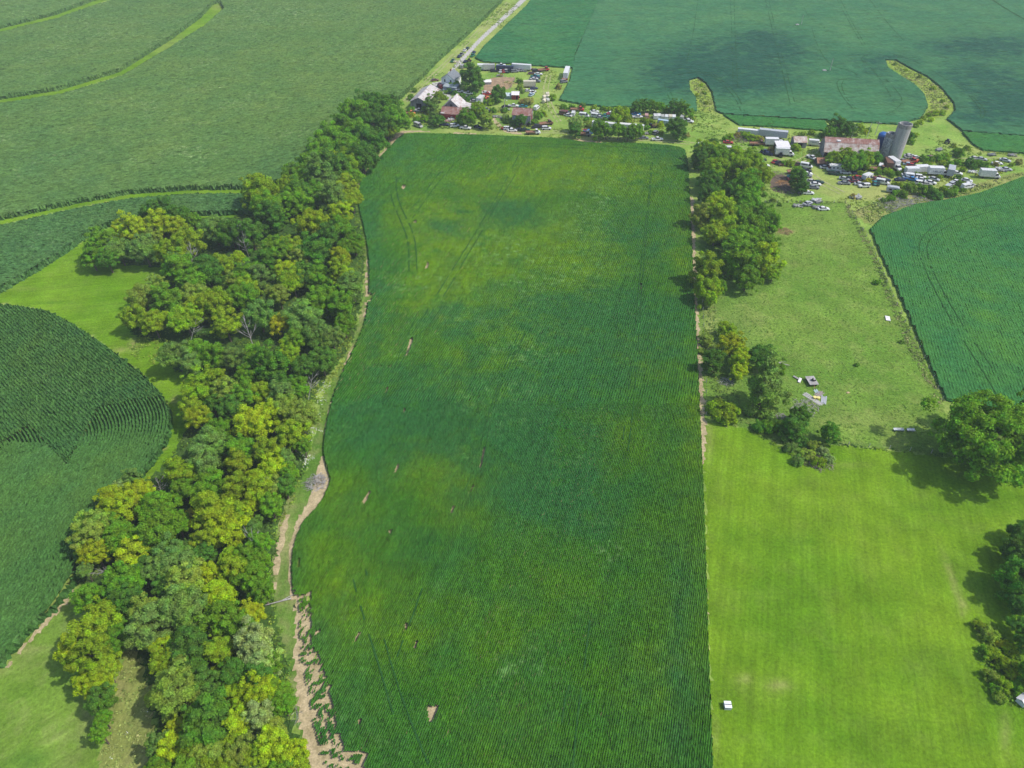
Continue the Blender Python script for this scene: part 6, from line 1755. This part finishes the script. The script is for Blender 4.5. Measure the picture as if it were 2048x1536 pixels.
# ------------------------------------------------------------------ pasture and lawn things
M_PLANK = wood_mat("grey_deck_planks", (.42, .40, .39, 1), .2)
x, y = G(1622, 766)
rw = empty("hay_wagon", (x, y, 0), math.radians(94))
tag(rw, "flat wagon with a grey plank deck in the pasture", "wagon")
for k in range(9):
    w0 = -1.2 + k * .268
    MB().box(-1.75, 1.75, w0, w0 + .25, .86 + .006 * (k % 3), .92 + .006 * (k % 3)).build("plank", M_PLANK, rw)
MB().box(-1.6, 1.6, -.5, -.38, .66, .85).box(-1.6, 1.6, .38, .5, .66, .85).build("beam", M_DARKWOOD, rw)
for X, Y in ((1.1, .85), (1.1, -.85), (-1.1, .85), (-1.1, -.85)):
    MB().wheel(0, 0, .34, .18).build("wheel", M_TYRE, rw, (X, Y, 0))
mb = MB()
mb.tube([(-1.75, 0, .7), (-2.9, .2, .3)], .05, 6)
mb.build("drawbar", plain("faded_red_steel", (.34, .12, .12, 1)), rw)
x, y = G(1624, 767)
mb = MB()
for k in range(5):
    mb.box(-.35, .35, -.12, .12, 0, .18, k * 1.1, (x + .3 * math.cos(k * 2), y + .3 * math.sin(k * 1.7), .95 + .1 * k))
tag(mb.build("scrap_heap", M_CHASSIS), "dark scrap metal lying on the plank deck of the wagon", "scrap")
rnd = random.Random(3)


def boards(u, v, n, ln, head, label, mat, spread=.28, w=.16):
    x, y = G(u, v)
    root = empty("board_stack", (x, y, 0), head)
    tag(root, label, "boards", "stacks of boards by the wagon")
    for k in range(n):
        MB().box(-ln / 2 + rnd.uniform(-.3, .3), ln / 2 + rnd.uniform(-.3, .3), -w / 2, w / 2, 0, .05).build("board", mat, root, (0, (k - n / 2) * spread, .07 + .03 * (k % 2)), rnd.uniform(-.06, .06))


boards(1625, 799, 7, 5.2, math.radians(124), "long pale boards lying side by side below the wagon", wood_mat("pale_boards", (.52, .51, .47, 1), .2), .22)
boards(1637, 788, 6, 2.8, math.radians(38), "short brown boards heaped beside the yellow tubs", wood_mat("brown_boards", (.34, .28, .27, 1), .2), .24, .2)
boards(1646, 800, 4, 3.0, math.radians(68), "grey sheets leaning right of the yellow tubs", wood_mat("grey_sheets", (.42, .44, .47, 1), .15), .34, .3)
boards(1632, 784, 4, 1.6, math.radians(100), "pale blue green panes lying under the wagon's edge", plain("blue_green_panes", (.40, .52, .50, 1), .3, .5), .3, .27)
for u, v, lb in ((1629, 797, "yellow tub on the grass, nearer the long boards"), (1636, 798, "yellow tub on the grass, nearer the grey sheets")):
    x, y = G(u, v)
    r_ = empty("yellow_tub", (x, y, 0))
    tag(r_, lb, "tub", "yellow tubs by the wagon")
    MB().cyl((0, 0), .34, .06, .55, 14, .44).build("tub", plain("yellow_plastic", (.75, .60, .08, 1), .45, .4, .1), r_)
    MB().cyl((0, 0), .47, .5, .57, 14).build("rim", plain("pale_yellow_plastic", (.80, .70, .25, 1), .45, .4, .1), r_)


def sheet(name, u, v, L, W, head, z, label, cat, mat, tilt=0.0, z2=None):
    x, y = G(u, v)
    mb = MB().box(-L / 2, L / 2, -W / 2, W / 2, -.04, .04)
    for k in range(5):
        yy = -W / 2 + W * (k + .5) / 5
        mb.box(-L / 2 + .03, L / 2 - .03, yy - .04, yy + .04, .03, .07)
    o = mb.build(name, mat, None, (x, y, z), head)
    o.rotation_euler = (tilt, 0, head)
    return tag(o, label, cat)


sheet("white_sheet", 1775, 638, 2.4, 1.3, math.radians(75), .25, "white panel lying on the grass by the pasture fence", "panel", M_WHITEROOF, .06)
sheet("white_sheet", 1599, 762, 2.0, .7, math.radians(60), .3, "white panel in the weeds left of the wagon", "panel", M_WHITEROOF, .12)
sheet("grey_sheet", 1592, 757, 1.8, .5, math.radians(-50), .3, "grey strip lying beside the white panel near the wagon", "panel", M_PLANK, .1)
sheet("tan_feed_sack", 1696, 786, .8, .5, .3, .16, "small tan sack on the open pasture", "sack", plain("tan_sack", (.60, .45, .26, 1)))
x, y = G(1803, 862)
root = empty("feed_trough", (x, y, 0), -.05)
tag(root, "long whitish feed trough near the great oak's shade", "trough")
for X in (-2.0, 1.2):
    MB().box(X, X + 2.4 - (X > 0) * .6, -.35, .35, .42, .5).box(X, X + 2.4 - (X > 0) * .6, -.35, -.3, .5, .72).box(X, X + 2.4 - (X > 0) * .6, .3, .35, .5, .72).build("trough_section", plain("worn_white_metal", (.66, .68, .70, 1), .5, .3, .2), root)
for X in (-1.8, .2, 1.4, 2.6):
    MB().box(X, X + .1, -.3, .3, .02, .42).build("leg", M_DARKWOOD, root)
x, y = G(1454, 1414)
root = empty("lidded_box", (x, y, 0), -.03)
tag(root, "white two lidded box standing alone on the lawn", "box")
M_WBOX = plain("white_plastic_box", (.82, .83, .85, 1), .4, .4, .05)
MB().box(-.56, .56, -.55, .55, .04, .85).build("body", plain("grey_box_sides", (.40, .42, .46, 1)), root)
MB().box(-.6, .6, -.6, -.06, .855, .95).build("lid", M_WBOX, root)
MB().box(-.6, .6, .10, .6, .855, .95).build("lid", M_WBOX, root)
MB().box(-.5, .5, -.05, .09, .855, .88).build("hinge", M_CHASSIS, root)
x, y = G(2044, 1404)
root = empty("white_kennel", (x, y, 0), .5)
tag(root, "white little kennel at the end of the weedy bed", "kennel")
MB().box(-.9, .9, -.7, .7, 0, .9).build("wall", M_SIDING, root)
mb = MB()
roof_slab(mb, (-1.0, -.85, .85), (1.0, -.85, .85), (1.0, 0, 1.4), (-1.0, 0, 1.4), .05)
roof_slab(mb, (-1.0, .85, .85), (1.0, .85, .85), (1.0, 0, 1.4), (-1.0, 0, 1.4), .05)
mb.build("roof", M_WHITEROOF, root)
# hay and boards in the dirt lot
brush("sawdust_pile", 1018, 169, 5.0, .8, 120, "pale yellow straw spread in the brown dirt lot", "heap", wood_mat("yellow_straw", (.62, .46, .22, 1)), 1.6, 21)
fence("low board fence along the brown dirt lot", [(974, 155), (1000, 154), (1029, 155), (1029, 162), (1019, 180)], 2.5, 1.0)

# ------------------------------------------------------------------ summer haze
hz = MB().box(-SZ - 60, SZ + 60, -360, 2160, -1.0, CAM_H + 2.0)
M = bpy.data.materials.new("summer_haze")
M.use_nodes = True
M.node_tree.nodes.clear()
pv = M.node_tree.nodes.new("ShaderNodeVolumePrincipled")
pv.inputs["Color"].default_value = (.84, .92, 1.0, 1)
pv.inputs["Density"].default_value = .0002
mo = M.node_tree.nodes.new("ShaderNodeOutputMaterial")
M.node_tree.links.new(pv.outputs[0], mo.inputs["Volume"])
tag(hz.build("haze", M), "thin pale summer haze over the whole farm", "haze", kind="stuff")

# ------------------------------------------------------------------ labels that single each thing out
for lms in (L_WOOD, L_ROW, L_MID, L_FARM):
    for i, (ph, q) in enumerate(lms):
        lms[i] = (ph, np.array(G(*q)))
groups = {}
for o, desc, lms in REG:
    p = np.array(o.location[:2])
    d = [np.hypot(*(p - q)) for _, q in lms]
    k = int(np.argmin(d))
    groups.setdefault((desc, lms[k][0]), []).append((d[k], o))
ORD = ["closest", "second closest", "third closest", "fourth closest", "fifth closest", "sixth closest", "seventh closest", "eighth closest", "ninth closest", "tenth closest", "eleventh closest", "twelfth closest", "thirteenth closest", "fourteenth closest"]
for (desc, lm), items in groups.items():
    items.sort(key=lambda t: t[0])
    for i, (_, o) in enumerate(items):
        o['label'] = f"{desc} near {lm}" if len(items) == 1 else f"{desc}, {ORD[min(i, 13)]} to {lm}"
